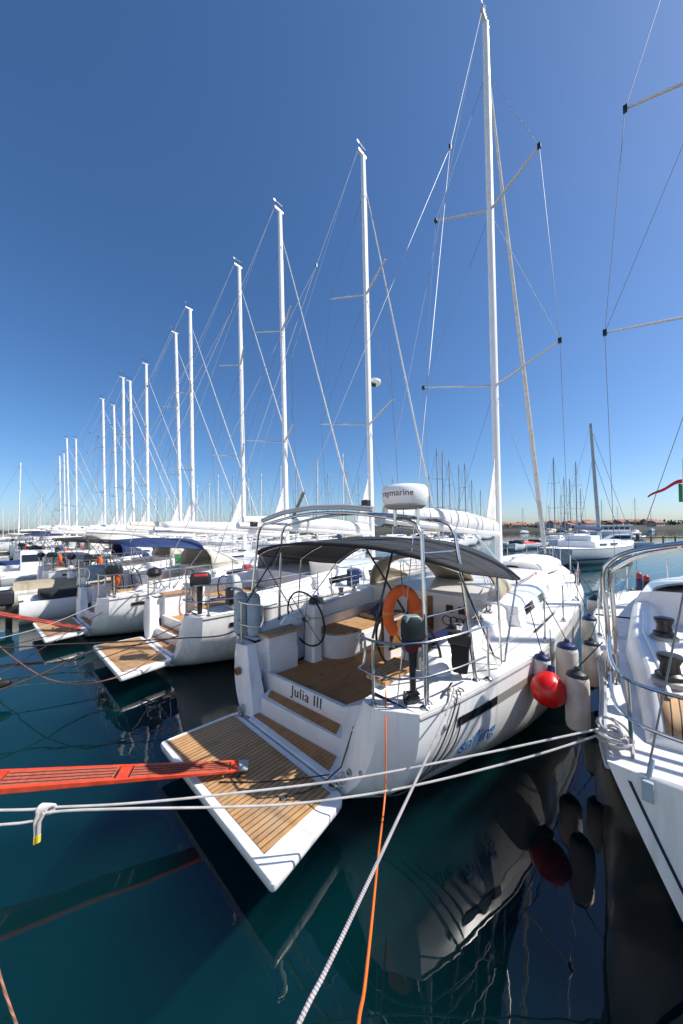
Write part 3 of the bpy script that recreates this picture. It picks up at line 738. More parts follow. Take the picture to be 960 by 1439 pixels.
# black bag on the rail
bg = on_main('rail_bag', 'black fabric bag hung on the starboard rail beside the outboard', 'bag', (1.16, -1.66, 1.30), .3); bg.scale = (.8, .8, .82)
b_ = MB().loft([[(x * s, y * s2, z) for x, y in [(-.07, -.12), (.07, -.12), (.085, 0), (.07, .12), (-.07, .12), (-.085, 0)]] for z, s, s2 in ((0, .9, .75), (.1, 1.05, .9), (.3, 1.0, .95), (.42, 1.1, 1.15), (.50, .9, 1.1))])
obj('bag_body', b_, M['canvas'], bg, bevel=.012)
obj('flap', MB().box((0, 0, .45), (.21, .30, .16)), M['black'], bg, bevel=.03)
obj('strap', MB().tube([(.02, .1, .06), (.05, -.02, -.1), (.12, -.14, -.15), (.18, -.1, -.19)], .009, 5), M['roped'], bg)

def fender(label, p, r, h, body, cap, group, tilt=(0, 0), line=None, cat='fender', capb=True):
    t = thing('fender', label, cat, p, random.random() * 3, group); t.rotation_euler = (tilt[0], tilt[1], 0)
    pr = [(.012, -h / 2 + .0), (r * .55, -h / 2 + .02), (r * .9, -h / 2 + .35 * r), (r, -h / 2 + .8 * r), (r * 1.01, 0), (r, h / 2 - .8 * r), (r * .9, h / 2 - .35 * r), (r * .55, h / 2 - .02), (.012, h / 2)]
    obj('fender_body', MB().lathe(pr, (0, 0, 0), 24), M[body], t, smooth=60)
    c = MB().lathe([(r * .93, h / 2 - .40 * r), (r * .80, h / 2 - .08 * r), (r * .5, h / 2 + .10 * r), (.3 * r, h / 2 + .16 * r), (.26 * r, h / 2 + .42 * r), (.1 * r, h / 2 + .5 * r)], (0, 0, 0), 20)
    obj('end_cap', c, M[cap], t)
    if capb: obj('end_cap', MB().lathe([(.1 * r, -h / 2 - .45 * r), (.26 * r, -h / 2 - .40 * r), (.3 * r, -h / 2 - .15 * r), (r * .5, -h / 2 - .05 * r), (r * .7, -h / 2 + .03 * r)], (0, 0, 0), 16), M[cap], t)
    if line:
        inv_ = Matrix.Rotation(tilt[1], 3, 'Y') @ Matrix.Rotation(tilt[0], 3, 'X')
        e = inv_.inverted() @ (Vector(line) - Vector(p)); obj('fender_line', MB().tube([(0, 0, h / 2 + .3 * r), tuple(e)], .006, 5), M['roped'], t)
    return t
G1 = 'fenders between the two foreground yachts'
fender('cream fender with dark cap and pink stains hanging nearest on the right yacht', W(2.14, -2.57, .92), .115, .66, 'fpink', 'black', G1, line=W(2.2, -2.80, 1.62))
fender('fat cream fender with a blue cap behind the red ball fender', W(2.86, -2.37, 1.02), .125, .62, 'fender', 'navy', G1, line=W(2.9, -2.13, 1.85))
fender('slim cream fender with dark cap between two other cream fenders', W(3.1, -2.60, 1.05), .10, .60, 'fender', 'black', G1, line=W(3.2, -2.66, 1.6))
fender('short white fender with blue cap hanging just above the red ball fender', W(2.30, -2.20, 1.06), .10, .46, 'fwhite', 'navy', G1, line=W(2.4, -2.04, 1.86))
fender('cream fender with purple blue cap far along the gap between the yachts', W(4.7, -2.42, 1.02), .12, .60, 'fender', 'navy', G1, line=W(4.8, -2.2, 1.9))
fender('farthest cream fender with dark cap in the gap between the yachts', W(5.9, -2.38, 1.16), .12, .60, 'fender', 'black', G1, line=W(6.0, -2.1, 1.95))
rb = thing('ball_fender', 'big round red ball fender hanging on the white hull side', 'fender', W(2.08, -2.30, .98), .4); rb.scale = (.82, .82, .82); rb.rotation_euler = (R(-14), R(20), 0)
obj('fender_body', MB().lathe([(.02, -.225), (.09, -.21), (.16, -.165), (.208, -.09), (.222, 0), (.208, .09), (.165, .16), (.10, .215), (.055, .25), (.03, .27)], (0, 0, 0), 28), M['redball'], rb, smooth=70)
obj('end_cap', MB().lathe([(.062, .235), (.05, .29), (.045, .33), (.02, .34)], (0, 0, 0), 14), M['navy'], rb)
obj('fender_line', MB().tube([(0, 0, .33), (-.02, .12, .85)], .007, 5), M['roped'], rb)
G2 = 'pale blue fenders stowed upright on the port stern'
for (p, lab, tl) in (((.30, 1.52, 1.56), 'left of two pale blue grey fenders strapped upright on the port stern rail', (R(3), R(2))), ((.42, 1.33, 1.54), 'right of two pale blue grey fenders strapped upright on the port stern rail', (R(-3), R(-2)))):
    fender(lab, W(*p), .105, .66, 'fblue', 'grey', G2, tl)
rp = thing('ball_fender', 'pinkish red fender squeezed between the foreground hull and its left neighbour', 'fender', W(1.55, 2.15, .72))
obj('fender_body', MB().lathe([(.02, -.27), (.12, -.22), (.2, -.1), (.215, 0), (.2, .1), (.12, .22), (.05, .29)], (0, 0, 0), 22), M['redball'], rp, smooth=70)
obj('end_cap', MB().lathe([(.06, .27), (.05, .33), (.02, .35)], (0, 0, 0), 12), M['navy'], rp)

# upturned dinghy on the foredeck
dg = on_main('dinghy', 'white inflatable dinghy lying upside down on the foredeck of the large yacht', 'dinghy', (9.9, -.25, 1.50), R(-4))
rows = []
for i in range(17):
    t = i / 16; x = -1.45 + 2.9 * t; w = .78 * (1 - max(0, (t - .55) / .45) ** 2.2) ** .5 if t < 1 else .02; hgt = .46 * (1 - .5 * max(0, (t - .6) / .4) ** 2) * (1 - .25 * max(0, (.12 - t) / .12))
    rows.append([(x, w * math.copysign(abs(math.cos(a)) ** .55, math.cos(a)), hgt * abs(math.sin(a)) ** .6) for a in [PI * k / 14 for k in range(15)]])
rows.insert(0, [(x + .02, y * .25, z * .3 + .12) for x, y, z in rows[0]])
obj('tube', MB().grid(rows), M['dinghy'], dg, solid=.01, smooth=60)
tb_ = MB()
for sg in (1, -1): tb_.tube([(-1.4, sg * .66, .16), (0, sg * .70, .16), (.7, sg * .60, .17), (1.25, sg * .25, .2)], [.17, .19, .18, .12], 10)
obj('side_tube', tb_, M['dinghy'], dg, smooth=60)
obj('keel_strip', MB().tube([(-1.4, 0, .455), (0, 0, .475), (.8, 0, .43), (1.4, 0, .2)], .025, 6), M['grey'], dg)
M['maroonred'] = mat('faded_red', (.30, .03, .035), .5)
fg = 'dark marker fenders standing at the bow rails'
for (x, y, z, lab) in ((8.3, -1.80, 1.55, 'black fender with red top tied to the bow rail of the large yacht'), (8.0, -3.02, 1.60, 'navy fender with red top standing at the right yacht bow rail'), (8.25, -3.14, 1.52, 'shorter black fender with red top beside the navy one at the right bow rail')):
    t = thing('fender', lab, 'fender', W(x, y, z - .08), 0, fg); t.scale = (.72, .72, .78)
    obj('fender_body', MB().lathe([(.02, -.3), (.085, -.27), (.09, 0), (.085, .16), (.07, .19)], (0, 0, 0), 14), M['navy' if 'navy f' in lab else 'black'], t)
    obj('end_cap', MB().lathe([(.075, .18), (.09, .22), (.075, .32), (.02, .36)], (0, 0, 0), 12), M['maroonred'], t)

kb_ = on_main('kit_bag', 'navy kit bag lying on the port cockpit bench of the large yacht', 'bag', (2.98, .80, 1.23), .3)
obj('bag_body', MB().tube([(-.24, 0, 0), (-.2, 0, 0), (0, 0, .01), (.2, 0, 0), (.24, 0, 0)], [.06, .12, .13, .12, .06], 12), M['navy'], kb_, smooth=60)
obj('handle', MB().tube([(-.12, 0, .11), (-.06, 0, .2), (.06, 0, .2), (.12, 0, .11)], .010, 6), M['black'], kb_)
rt = on_main('rope_coil', 'loose grey rope coil on the teak cockpit floor', 'rope coil', (1.55, -.25, .70))
ct = MB()
for k in range(5): ct.torus((.02 * math.sin(k * 2.1), .03 * math.cos(k * 1.7), .012 + .012 * k), .15 - .012 * (k % 3), .010, 22, 6, Matrix.Rotation(.06 * k, 3, 'X'))
obj('coil_turns', ct, M['ropeg'], rt); obj('rope_tail', MB().tube(smooth_path_([(.15, 0, .012), (.3, .1, .01), (.42, -.05, .01), (.6, .08, .01)]), .010, 6), M['ropeg'], rt)
# red gangway
def gangway(label, a, b, wd, th, n=4):
    a, b = Vector(a), Vector(b); L = (b - a).length; d = (b - a).normalized()
    t = thing('gangway', label, 'gangway', a)
    t.rotation_mode = 'QUATERNION'
    xq = d; yq = Vector((0, 0, 1)).cross(xq).normalized(); zq = xq.cross(yq)
    t.rotation_quaternion = Matrix((xq, yq, zq)).transposed().to_quaternion()
    tap = lambda m: xform(m, lambda v: Vector((v.x, v.y * min(1, .5 + .5 * max(0, v.x + .12) / 1.7), v.z)))
    f = MB()
    for sg in (1, -1): f.prism([(0, sg * wd / 2), (0, sg * (wd / 2 - .035)), (L, sg * (wd / 2 - .035)), (L, sg * wd / 2)], lambda x, y: -th + th * .8 * max(0, 1 - x / .45), .012)
    for k in range(n + 1):
        x = .02 + (L - .1) * k / n; f.box((x + .03, 0, -th * .1 if x > .3 else .0), (.10, wd - .07, .02))
    obj('frame', tap(f), M['red'], t, bevel=.004)
    for k in range(n):
        x0 = .02 + (L - .1) * k / n + .10; x1 = .02 + (L - .1) * (k + 1) / n - .04
        obj('tread', tap(MB().box(((x0 + x1) / 2, 0, .0), (x1 - x0, wd - .075, .018))), M['tread'], t, bevel=.003)
        sl = MB()
        for q in (-.3, -.1, .1, .3): sl.box(((x0 + x1) / 2, q * (wd - .08), .0105), (x1 - x0 - .02, .008, .004))
        obj('tread_slat', tap(sl), M['maroon'], t)
    obj('end_plate', tap(MB().box((-.03, 0, .004), (.10, wd - .02, .02))), M['alug'], t, bevel=.004)
    for sg in (1, -1): obj('wheel', MB().lathe([(.0, -.02), (.03, -.02), (.03, .02), (0, .02)], (.02, sg * wd * .22, -.035), 12, 'Y'), M['rubber'], t)
    return t
gangway('red gangway plank with grey treads resting on the foreground swim platform', (-1.10, 3.45, .375), (-4.2, 2.64, .80), .30, .06, 3)
gangway('thin red gangway plank resting on a yacht stern at far left', (-6.75, 8.35, .40), (-11.5, 9.0, 1.0), .26, .05, 5)

# ropes
def rope(label, pts, r, m, name='mooring_line', cat='rope', group=None, n=7):
    P = smooth_path(pts, n); o = P[0]
    ob_ = obj(name, MB().tube([p - o for p in P], r, 8), M[m], None, loc=o); return tag(ob_, label, cat, group)
rope('upper white mooring rope crossing in front of the foreground stern', [(2.143, 2.692, 1.20), (1.606, 2.647, 1.126), (1.004, 2.597, 1.047), (.034, 2.516, .939), (-.978, 2.432, .893), (-1.631, 2.377, .883), (-2.138, 2.335, .899), (-2.443, 2.31, .905), (-4.4, 2.15, 1.05)], .0082, 'ropew')
rope('lower white mooring rope crossing in front of the foreground stern', [(2.142, 2.683, 1.161), (1.599, 2.632, 1.039), (.996, 2.575, .935), (.42, 2.52, .858), (-.022, 2.477, .827), (-.448, 2.436, .818), (-.961, 2.386, .845), (-1.598, 2.33, .889), (-2.088, 2.30, .895), (-2.381, 2.252, .855), (-4.3, 2.05, 1.0)], .0082, 'ropew')
kn = thing('rope_knot', 'white rope knot with yellow taped tail on the two white mooring lines', 'knot', (-2.13, 2.32, .9))
kb = MB()
for k in range(7): kb.torus((.012 * (k - 3), 0, 0), .026, .010, 14, 6, Matrix.Rotation(R(90), 3, 'Y') @ Matrix.Rotation(.12 * k, 3, 'X'))
obj('knot_turns', kb, M['ropew'], kn)
obj('rope_tail', MB().tube([(.02, -.03, 0), (.0, -.045, -.05), (-.01, -.04, -.14)], .011, 7), M['ropew'], kn)
obj('rope_tail', MB().tube([(-.02, -.03, .01), (-.03, -.045, -.05), (-.03, -.04, -.15)], .011, 7), M['ropew'], kn)
tp = MB().tube([(-.01, -.04, -.14), (-.012, -.04, -.19)], .013, 7); tp.tube([(-.03, -.04, -.15), (-.032, -.04, -.20)], .013, 7); obj('tape', tp, M['yellow'], kn)
rope('thick grey mooring rope running from the starboard stern cleat down to the foreground', [W(.82, -1.74, 1.27), (.98, 2.99, 1.245), (.698, 2.509, 1.225), (.472, 2.13, 1.225), (.306, 1.851, 1.23), (.157, 1.599, 1.235), (.012, 1.356, 1.24), (-.082, 1.198, 1.247), (-.156, 1.073, 1.26), (-.35, .72, 1.27)], .0085, 'ropeg')
for k, (dx, zz) in enumerate(((.0, .22), (.10, .18), (.2, .20))):
    rope(['dark slack rope draped from the stern cleat over the hull side', 'second dark rope looped over the starboard quarter', 'thin dark line falling beside the purple hull lettering'][k], [W(.82 + dx * .3, -1.76, 1.26), W(.72 + dx, -1.80, 1.17), W(.52 + dx, CRU.y(.52 + dx, .75) * -1 - .03, .75), W(.32 + dx * .8, -(CRU.y(.4, .38)) - .02, .40 - .1 * zz), W(.18 + dx, -1.12, .27)], .007, 'roped', group='slack lines over the starboard quarter')
rope('thin orange hose hanging from the stern down across the dark water', [(.47, 3.6, 1.22), (.447, 3.40, 1.22), (.400, 3.06, 1.19), (.377, 2.915, 1.02), (.362, 2.835, .72), (.332, 2.72, .575), (.235, 2.288, .595), (.14, 1.782, .718), (.08, 1.464, .823), (.043, 1.268, .95), (.0, .9, 1.12)], .0075, 'hose', 'hose', 'hose')
rope('grey line tied from the port stern corner down beside the platform', [W(.42, 1.2, .95), W(.14, 1.12, .82), (-1.457, 5.001, .30), (-1.664, 4.963, .10), (-2.02, 4.9, -.2)], .008, 'ropeg')
rope('taut black mooring line stretched low in front of the second yacht', [(-1.75, 6.35, 1.15), (-2.2, 6.05, .93), (-3.04, 5.96, .9), (-4.22, 5.77, .9), (-5.1, 5.69, .9), (-6.5, 5.4, .9)], .012, 'roped')
rope('dark mooring line sloping from the second yacht quarter down to the left water', [(-2.31, 9.0, 1.1), (-3.45, 6.9, .66), (-4.79, 6.18, .6), (-4.96, 5.34, .55), (-5.3, 4.7, .5), (-6.2, 3.9, .4)], .014, 'roped')
rope('brown rope hanging in a curve above the water at left', [(-7.9, 7.2, .75), (-7.04, 6.63, .55), (-5.23, 5.5, .49), (-4.44, 5.15, .48), (-3.94, 5.09, .5), (-3.51, 5.46, .55), (-3.2, 6.2, .8)], .010, 'ropeo')
rope('black hoist line from the third yacht over its platform to the left', [(-5.9, 8.9, 1.1), (-6.6, 7.9, .55), (-7.6, 7.1, .35), (-8.4, 6.6, .3)], .010, 'roped')
rope('thin brown line at the lower left edge of the water', [(-2.205, 2.067, .18), (-2.103, 2.013, .1), (-2.017, 1.973, .03), (-1.952, 1.951, -.05)], .007, 'ropeo')
rope('thin pale line hanging from the third yacht to the left edge', [(-6.2, 8.6, 1.1), (-7.2, 7.5, .62), (-8.4, 6.4, .55), (-9.6, 5.6, .7)], .008, 'ropew')
rope('second dark line crossing behind the brown rope at left', [(-3.6, 7.4, .8), (-4.6, 6.5, .42), (-5.8, 5.6, .3), (-7.2, 4.9, .42)], .009, 'roped')
rope('dark line dropping from the red gangway end into the water', [(-6.9, 8.2, .4), (-7.0, 7.6, .2), (-7.3, 6.9, -.1)], .009, 'roped')
bu = thing('rope_float', 'small dark float on the mooring line at left', 'float', (-5.9, 5.55, .28), .6)
obj('float_body', MB().lathe([(.015, -.16), (.06, -.13), (.085, 0), (.06, .13), (.015, .16)], (0, 0, 0), 16, 'X'), M['black'], bu)
obj('float_ring', MB().torus((0, 0, 0), .087, .012, 18, 6, Matrix.Rotation(R(90), 3, 'Y')), M['yellow'], bu)

# ------------------------------------------------------------------ RIGHT YACHT
RO = W(.85, -4.28)
ry = thing('sailing_yacht', 'white older yacht at the right edge with grey rails and dark winches', 'sailing yacht', RO, A0)
HR = Hull(half=[(0, 1.36), (.3, 1.42), (1.34, 1.50), (2.9, 1.70), (4.6, 1.88), (6.2, 1.72), (7.9, 1.10), (9.3, .5), (10.4, .03)],
          sheer=[(0, 1.10), (1.3, 1.16), (2.9, 1.20), (4.6, 1.25), (7.9, 1.42), (10.4, 1.58)],
          keel=[(0, -1.6), (2, -.6), (5, -.5), (9, -.4), (10.4, -.1)], expo=[(0, 1.05), (3, 2.5), (6, 2.7), (9, 1.9), (10.4, 1.5)], L=10.4, x0=0)
h = MB(); HR.shell(h, 30)
lv = HR.levels(0)
h.grid([[(-.10 * (HR.zs(0) - z) - .05 * (1 - (k / 8) ** 2), HR.y(0, z) * k / 8, z) for k in range(-8, 9)] for z in lv])
rh = obj('hull', h, M['hullw'], ry, smooth=45)
sb = MB()
sb.grid([[(-.10 * (HR.zs(0) - z) - .004 - .05 * (1 - ((HR.y(0, z) - .085 - d) / HR.y(0, z)) ** 2), HR.y(0, z) - .085 - d, z) for d in (0, .022)] for z in np.linspace(1.03, .02, 12)])
obj('transom_stripe', sb, M['stripe'], rh)
obj('rub_rail', HR.rail(0, 10.3, -.04, .018, 1), M['alug'], rh); obj('rub_rail', HR.rail(0, 10.3, -.04, .018, -1), M['alug'], rh)
d = MB()
rows = []
for x in np.linspace(0, 10.38, 24):
    yg = HR.yg(x)
    rows.append([(x - .05 * (1 - (k / 6) ** 2) * (x < .01), yg * k / 6, HR.zs(x) + .035 * yg / 1.9 * (1 - (k / 6) ** 2)) for k in range(-6, 7) if True])
rows_l = [[p for p in r if p[1] > -9] for r in rows]
# side decks round the cockpit well (x .5..4.2, |y|<.72) and the full deck forward of it
for sg in (1, -1):
    d.grid([[(x, sg * (HR.yg(x) + (.70 - HR.yg(x)) * k / 4), HR.zs(x) + .01 * k) for k in range(5)] for x in np.linspace(0, 4.4, 14)])
d.grid([[(x, .70 * k, HR.zs(x) + .04 - .002 * k * k - .05 * (x < .01) * 0) for k in (-1, -.5, 0, .5, 1)] for x in (0, .25, .5)])
d.grid([r for r in rows if r[0][0] > 4.2])
def dkz(y): return HR.zs(0) + (.04 if abs(y) <= .7 else .04 * (HR.yg(0) - abs(y)) / (HR.yg(0) - .7))
d.grid([[(-.05 * (1 - (k / 16) ** 2) - .004, HR.yg(0) * k / 16, HR.zs(0) - .006), (-.05 * (1 - (k / 16) ** 2), HR.yg(0) * k / 16, HR.zs(0) + .004), (.004, HR.yg(0) * k / 16, dkz(HR.yg(0) * k / 16) + .002)] for k in range(-16, 17)])
obj('deck', d, M['deck'], ry)
obj('toe_rail', HR.rail(.05, 10.3, .02, .016, 1, -.03), M['alug'], ry); obj('toe_rail', HR.rail(.05, 10.3, .02, .016, -1, -.03), M['alug'], ry)
cm = MB()
for sg in (1, -1):
    rings = []
    for x, hh, w in ((.42, 1.22, .28), (.6, 1.34, .28), (1.4, 1.44, .18), (2.6, 1.50, .18), (3.6, 1.56, .18), (4.5, 1.62, .20)):
        yo = min(HR.yg(x) - .33, 1.30); dz = HR.zs(x) + .02
        rings.append([(x, sg * y, z) for y, z in [(yo + .05, dz), (yo + .02, (dz + hh) / 2), (yo - .02, hh - .03), (yo - .06, hh), (yo - w - .02, hh), (yo - w - .06, hh - .03), (.72, 1.0), (.72, .6), (.9, .6)]])
    cm.loft(rings)
cm.box((2.4, 0, .55), (3.9, 1.5, .08)); cm.box((.5, 0, .83), (.06, 1.5, .62))
tk = MB().grid([[(x, (min(HR.yg(x) - .33, 1.30) - .07 - .20 * k / 3), z + .006) for k in range(4)] for x, z in ((.43, 1.228), (.6, 1.34), (.95, 1.384))])
obj('teak_pad', tk, M['teak'], ry, solid=.008)
ck = obj('cockpit', cm, M['gel2'], ry, bevel=.015)
for sg in (1, -1):
    obj('cockpit_seat', MB().prism([(.6, sg * .74), (.6, sg * .30), (4.2, sg * .30), (4.2, sg * .78)], .86, .92), M['teak'], ry, bevel=.006)
    obj('seat_front', MB().box((2.4, sg * .33, .72), (3.6, .04, .28)), M['gel'], ry)
    obj('coaming_cap', MB().tube([(x, sg * (min(HR.yg(x) - .33, 1.30) - .14), z + .006) for x, z in ((.8, 1.40), (1.4, 1.44), (2.6, 1.50), (3.6, 1.56))], [.02] * 4, 6), M['gel2'], ry)
    for x, z in ((1.12, 1.43), (2.45, 1.50)):
        obj('winch_base', MB().lathe([(.13, -.02), (.13, .02), (.115, .03)], (x, sg * .98, z), 20), M['grey'], ry)
        obj('winch', MB().lathe([(.105, .02), (.105, .07), (.075, .09), (.066, .16), (.09, .21), (.095, .235), (.085, .25), (.04, .258)], (x, sg * .98, z), 24), M['black'], ry)
cb = MB(); rings = []
for x in np.linspace(4.3, 8.8, 12):
    w = cinterp([(4.3, 1.32), (6, 1.2), (8, .72), (8.8, .35)], x); t = cinterp([(4.3, 1.80), (6, 1.78), (8, 1.68), (8.8, 1.52)], x); z0 = HR.zs(x)
    pr = [(w, z0), (w - .03, z0 + (t - z0) * .6), (w - .12, t - .04), (w - .28, t), (0, t + .03)]
    rings.append([(x, y, z) for y, z in pr] + [(x, -y, z) for y, z in pr[-2::-1]])
cbn = obj('cabin', cb.loft(rings), M['gel'], ry, smooth=45)
for sg in (1, -1):
    wn = MB(); wn.grid([[(x, sg * (cinterp([(4.3, 1.32), (6, 1.2), (8, .72)], x) - .03 * f / .6 + .006), HR.zs(x) + (1.79 - HR.zs(x)) * f) for f in (.3, .45, .6)] for x in np.linspace(4.9, 6.9, 8)])
    obj('window', wn, M['glass'], cbn)
for x in (3.3, 4.9): obj('deck_fitting', MB().box((x - .1, HR.yg(x) - .28, HR.zs(x) + .04), (.16, .03, .05)), M['black'], ry, bevel=.006)
obj('companion_hatch', MB().box((4.28, 0, 1.35), (.04, .7, .85)), M['wood'], ry)
sp_ = sprayhood_r = MB()
rr = []
for i in range(5):
    t = i / 4; x = 4.3 + 1.0 * t; hz = 1.98 - .25 * t ** 2
    rr.append([(x, 1.1 * math.copysign(abs(math.cos(a)) ** .6, math.cos(a)), 1.66 + (hz - 1.66) * abs(math.sin(a)) ** .8) for a in [PI * k / 12 for k in range(13)]])
obj('sprayhood', MB().grid(rr), M['grey'], ry, solid=.012)
# stainless arch over the cockpit: two bent tubes per side
ar = MB()
for dx, rr_, dr in ((0, .024, 0), (.10, .024, .05)):
    pts = [(1.34 + dx, 1.42 - dr, 1.16), (1.20 + dx, 1.43 - dr, 1.9), (1.08 + dx, 1.44 - dr, 2.36), (1.06 + dx, 1.38 - dr, 2.52 - dr), (1.06 + dx, 1.22 - dr, 2.63 - dr), (1.06 + dx, .9, 2.71 - dr), (1.06 + dx, .4, 2.78 - dr), (1.06 + dx, 0, 2.80 - dr)]
    full = smooth_path(pts + [(x, -y, z) for x, y, z in pts[-2::-1]], 5)
    ar.tube(full, rr_, 10)
for y, z in ((1.40, 2.2), (1.39, 1.6), (.9, 2.68), (.3, 2.76)):
    for sg in (1, -1): ar.tube([(1.09, sg * y, z), (1.22, sg * y, z - .01)], .014, 6)
obj('arch', ar, M['steel'], ry)
pu = MB()
for z in (.60, .31):
    T = [(1.3, 1.42, 1.16 + z), (.5, 1.36, 1.13 + z), (.10, 1.24, 1.12 + z), (-.02, .95, 1.12 + z), (-.04, .45, 1.12 + z)]
    pu.tube(smooth_path(T, 6), .014, 8); pu.tube([(x, -y, q) for x, y, q in smooth_path(T, 6)], .014, 8)
for x, y in ((.12, 1.24), (-.03, .48), (1.3, 1.42)):
    for sg in (1, -1): pu.tube([(x + .03, sg * (y - .02), 1.10), (x, sg * y, 1.72)], .014, 8)
obj('pushpit', pu, M['steel'], ry)
for sg in (1, -1):
    tops = [(1.3, sg * 1.42, 1.75)]
    for x in (3.1, 5.0, 6.9, 8.6):
        y, z = HR.yg(x) - .06, HR.zs(x); s_ = MB().tube([(x, sg * y, z), (x, sg * y, z + .58)], .012, 6); s_.lathe([(.04, 0), (.04, .03), (.02, .06)], (x, sg * y, z), 8)
        obj('stanchion', s_, M['steel'], ry); tops.append((x, sg * y, z + .57))
    tops.append((9.7, sg * .35, 2.15))
    for dz in (0, -.28): obj('lifeline', MB().tube([(x, y, z + dz) for x, y, z in tops], .005, 5), M['wire'], ry)
pl = MB()
for dz in (0, -.3): pl.tube([(9.5, .38, 2.12 + dz), (10.2, .15, 2.2 + dz), (10.4, 0, 2.2 + dz), (10.2, -.15, 2.2 + dz), (9.5, -.38, 2.12 + dz)], .014, 7)
for sg in (1, -1): pl.tube([(9.5, sg * .4, 1.52), (9.5, sg * .38, 2.12)], .014, 7)
obj('pulpit', pl, M['steel'], ry)
# rig
MRX = 6.45
rmast = lambda z: Vector((MRX - (z - 1.7) * .012, 0, z))
rm_ = obj('mast', MB().tube([rmast(z) for z in np.linspace(1.7, 16.2, 6)], .105, 14, ell=.75), M['alu'], ry)
for sg in (1, -1):
    t1, t2 = Vector((6.05, sg * 1.70, 7.2)), Vector((6.05, sg * 1.27, 11.9))
    obj('spreader', MB().tube([rmast(7.05), t1], [.05, .035], 6, ell=.5), M['alug'], rm_); obj('spreader', MB().tube([rmast(11.75), t2], [.05, .035], 6, ell=.5), M['alug'], rm_)
    for t in (t1, t2): obj('spreader_cap', MB().box(t, (.08, .07, .12)), M['black'], rm_)
    ch = Vector((6.1, sg * 1.62, 1.32))
    for pts in ([rmast(16), t2, t1, ch], [rmast(11.7), t1], [rmast(7.0), ch + Vector((-.3, -.05 * sg, 0))], [rmast(7.0), ch + Vector((.5, -.05 * sg, 0))]):
        obj('shroud', MB().tube(pts, .006, 5), M['wire'], ry)
    obj('backstay', MB().tube([(-.03, sg * 1.13, 1.02), (.10, sg * 1.05, 1.6), rmast(8.0) * .33 + Vector((.02, sg * .95, 1.1)) * .67, rmast(9.2)], .006, 5) if False else MB().tube([(.0, sg * 1.14, 1.12), (2.2, 0, 7.4)], .007, 5), M['wire'], ry)
    ad = MB(); ad.box((-.03, sg * 1.14, 1.02), (.05, .06, .14)); ad.tube([(-.01, sg * 1.14, 1.08), (.04, sg * 1.11, 1.22)], .016, 8)
    obj('chainplate', ad, M['fblue'], ry, bevel=.008)
obj('backstay', MB().tube([(2.2, 0, 7.4), rmast(16.1)], .007, 5), M['wire'], ry)
obj('forestay', MB().tube([(10.2, 0, 1.65), rmast(16)], .03, 6), M['furl'], ry)
obj('boom', MB().tube([rmast(2.75), (2.4, 0, 2.9)], .09, 10), M['alu'], ry)
obj('sail_cover', MB().tube([(6.2, 0, 2.98), (4.5, 0, 3.0), (2.6, 0, 3.02)], [.2, .17, .09], 10), M['grey'], ry)
cleat((.35, 1.30, 1.13), ry, .3, 'alug')
# coiled ropes and flag
co = thing('rope_coil', 'grey rope coil hung on the rail of the right yacht', 'rope coil', W(1.95, -2.86, 1.66), A0)
cb_ = MB()
for k in range(6): cb_.torus((.015 * (k - 3), 0, -.16 - .015 * k), .12 + .012 * (k % 3), .012, 22, 6, Matrix.Rotation(R(90), 3, 'X') @ Matrix.Rotation(.15 * (k - 3), 3, 'Y'))
obj('coil_turns', cb_, M['ropeg'], co)
tl_ = MB()
for k in range(5): tl_.tube(smooth_path([(.02 * k - .06, -.02, -.1), (.05 * k - .12, -.02, -.3), (.03 * k - .16, -.03, -.46)], 4), .010, 6)
obj('rope_tail', tl_, M['ropew'], co)
c2 = thing('rope_coil', 'tangled white mooring rope heaped round the stern cleat of the right yacht', 'rope coil', W(1.10, -2.96, 1.16), A0)
cb_ = MB()
for k in range(9): cb_.torus((random.uniform(-.10, .10), random.uniform(-.08, .06), .012 + .008 * k), random.uniform(.05, .10), .011, 20, 6, Matrix.Rotation(random.uniform(-.5, .5), 3, 'X') @ Matrix.Rotation(random.uniform(-.5, .5), 3, 'Y'))
obj('coil_turns', cb_, M['ropew'], c2)
fl = thing('courtesy_flag', 'small red and green flag streaming from the rigging of the right yacht', 'flag', W(5.9, -3.64, 3.70), A0); fl.scale = (.72, .72, .72)
def cloth(x0, x1, col, nm):
    rows = []
    for i in range(9):
        u = x0 + (x1 - x0) * i / 8
        rows.append([(-.25 * u * .4, u * .62, -.40 * u ** 1.1 - .40 * v + .03 * math.sin(u * 9 + v * 3)) for v in (0, .33, .66, 1)])
    obj(nm, MB().grid(rows), M[col], fl, solid=.004)
for a_, v0, nm, c_ in ((0, 0, 'red_band', 'redcloth'),):
    rows = [[(-.1 * u, .62 * u, -.38 * u ** 1.2 - v * .10 * (1 - .5 * u) + .02 * math.sin(u * 9)) for v in (0, .5, 1)] for u in [k / 10 for k in range(11)]]
    obj('red_band', MB().grid(rows), M['redcloth'], fl, solid=.004)
    rows = [[(-.03 * u, .07 * u, -.12 - v * .45 + .01 * math.sin(v * 7 + u)) for v in (0, .25, .5, .75, 1)] for u in [k / 4 for k in range(5)]]
    obj('green_band', MB().grid(rows), M['green'], fl, solid=.004)
obj('flag_halyard', MB().tube([(0, -.01, .5), (0, -.01, -2.3)], .004, 4), M['wire'], fl)

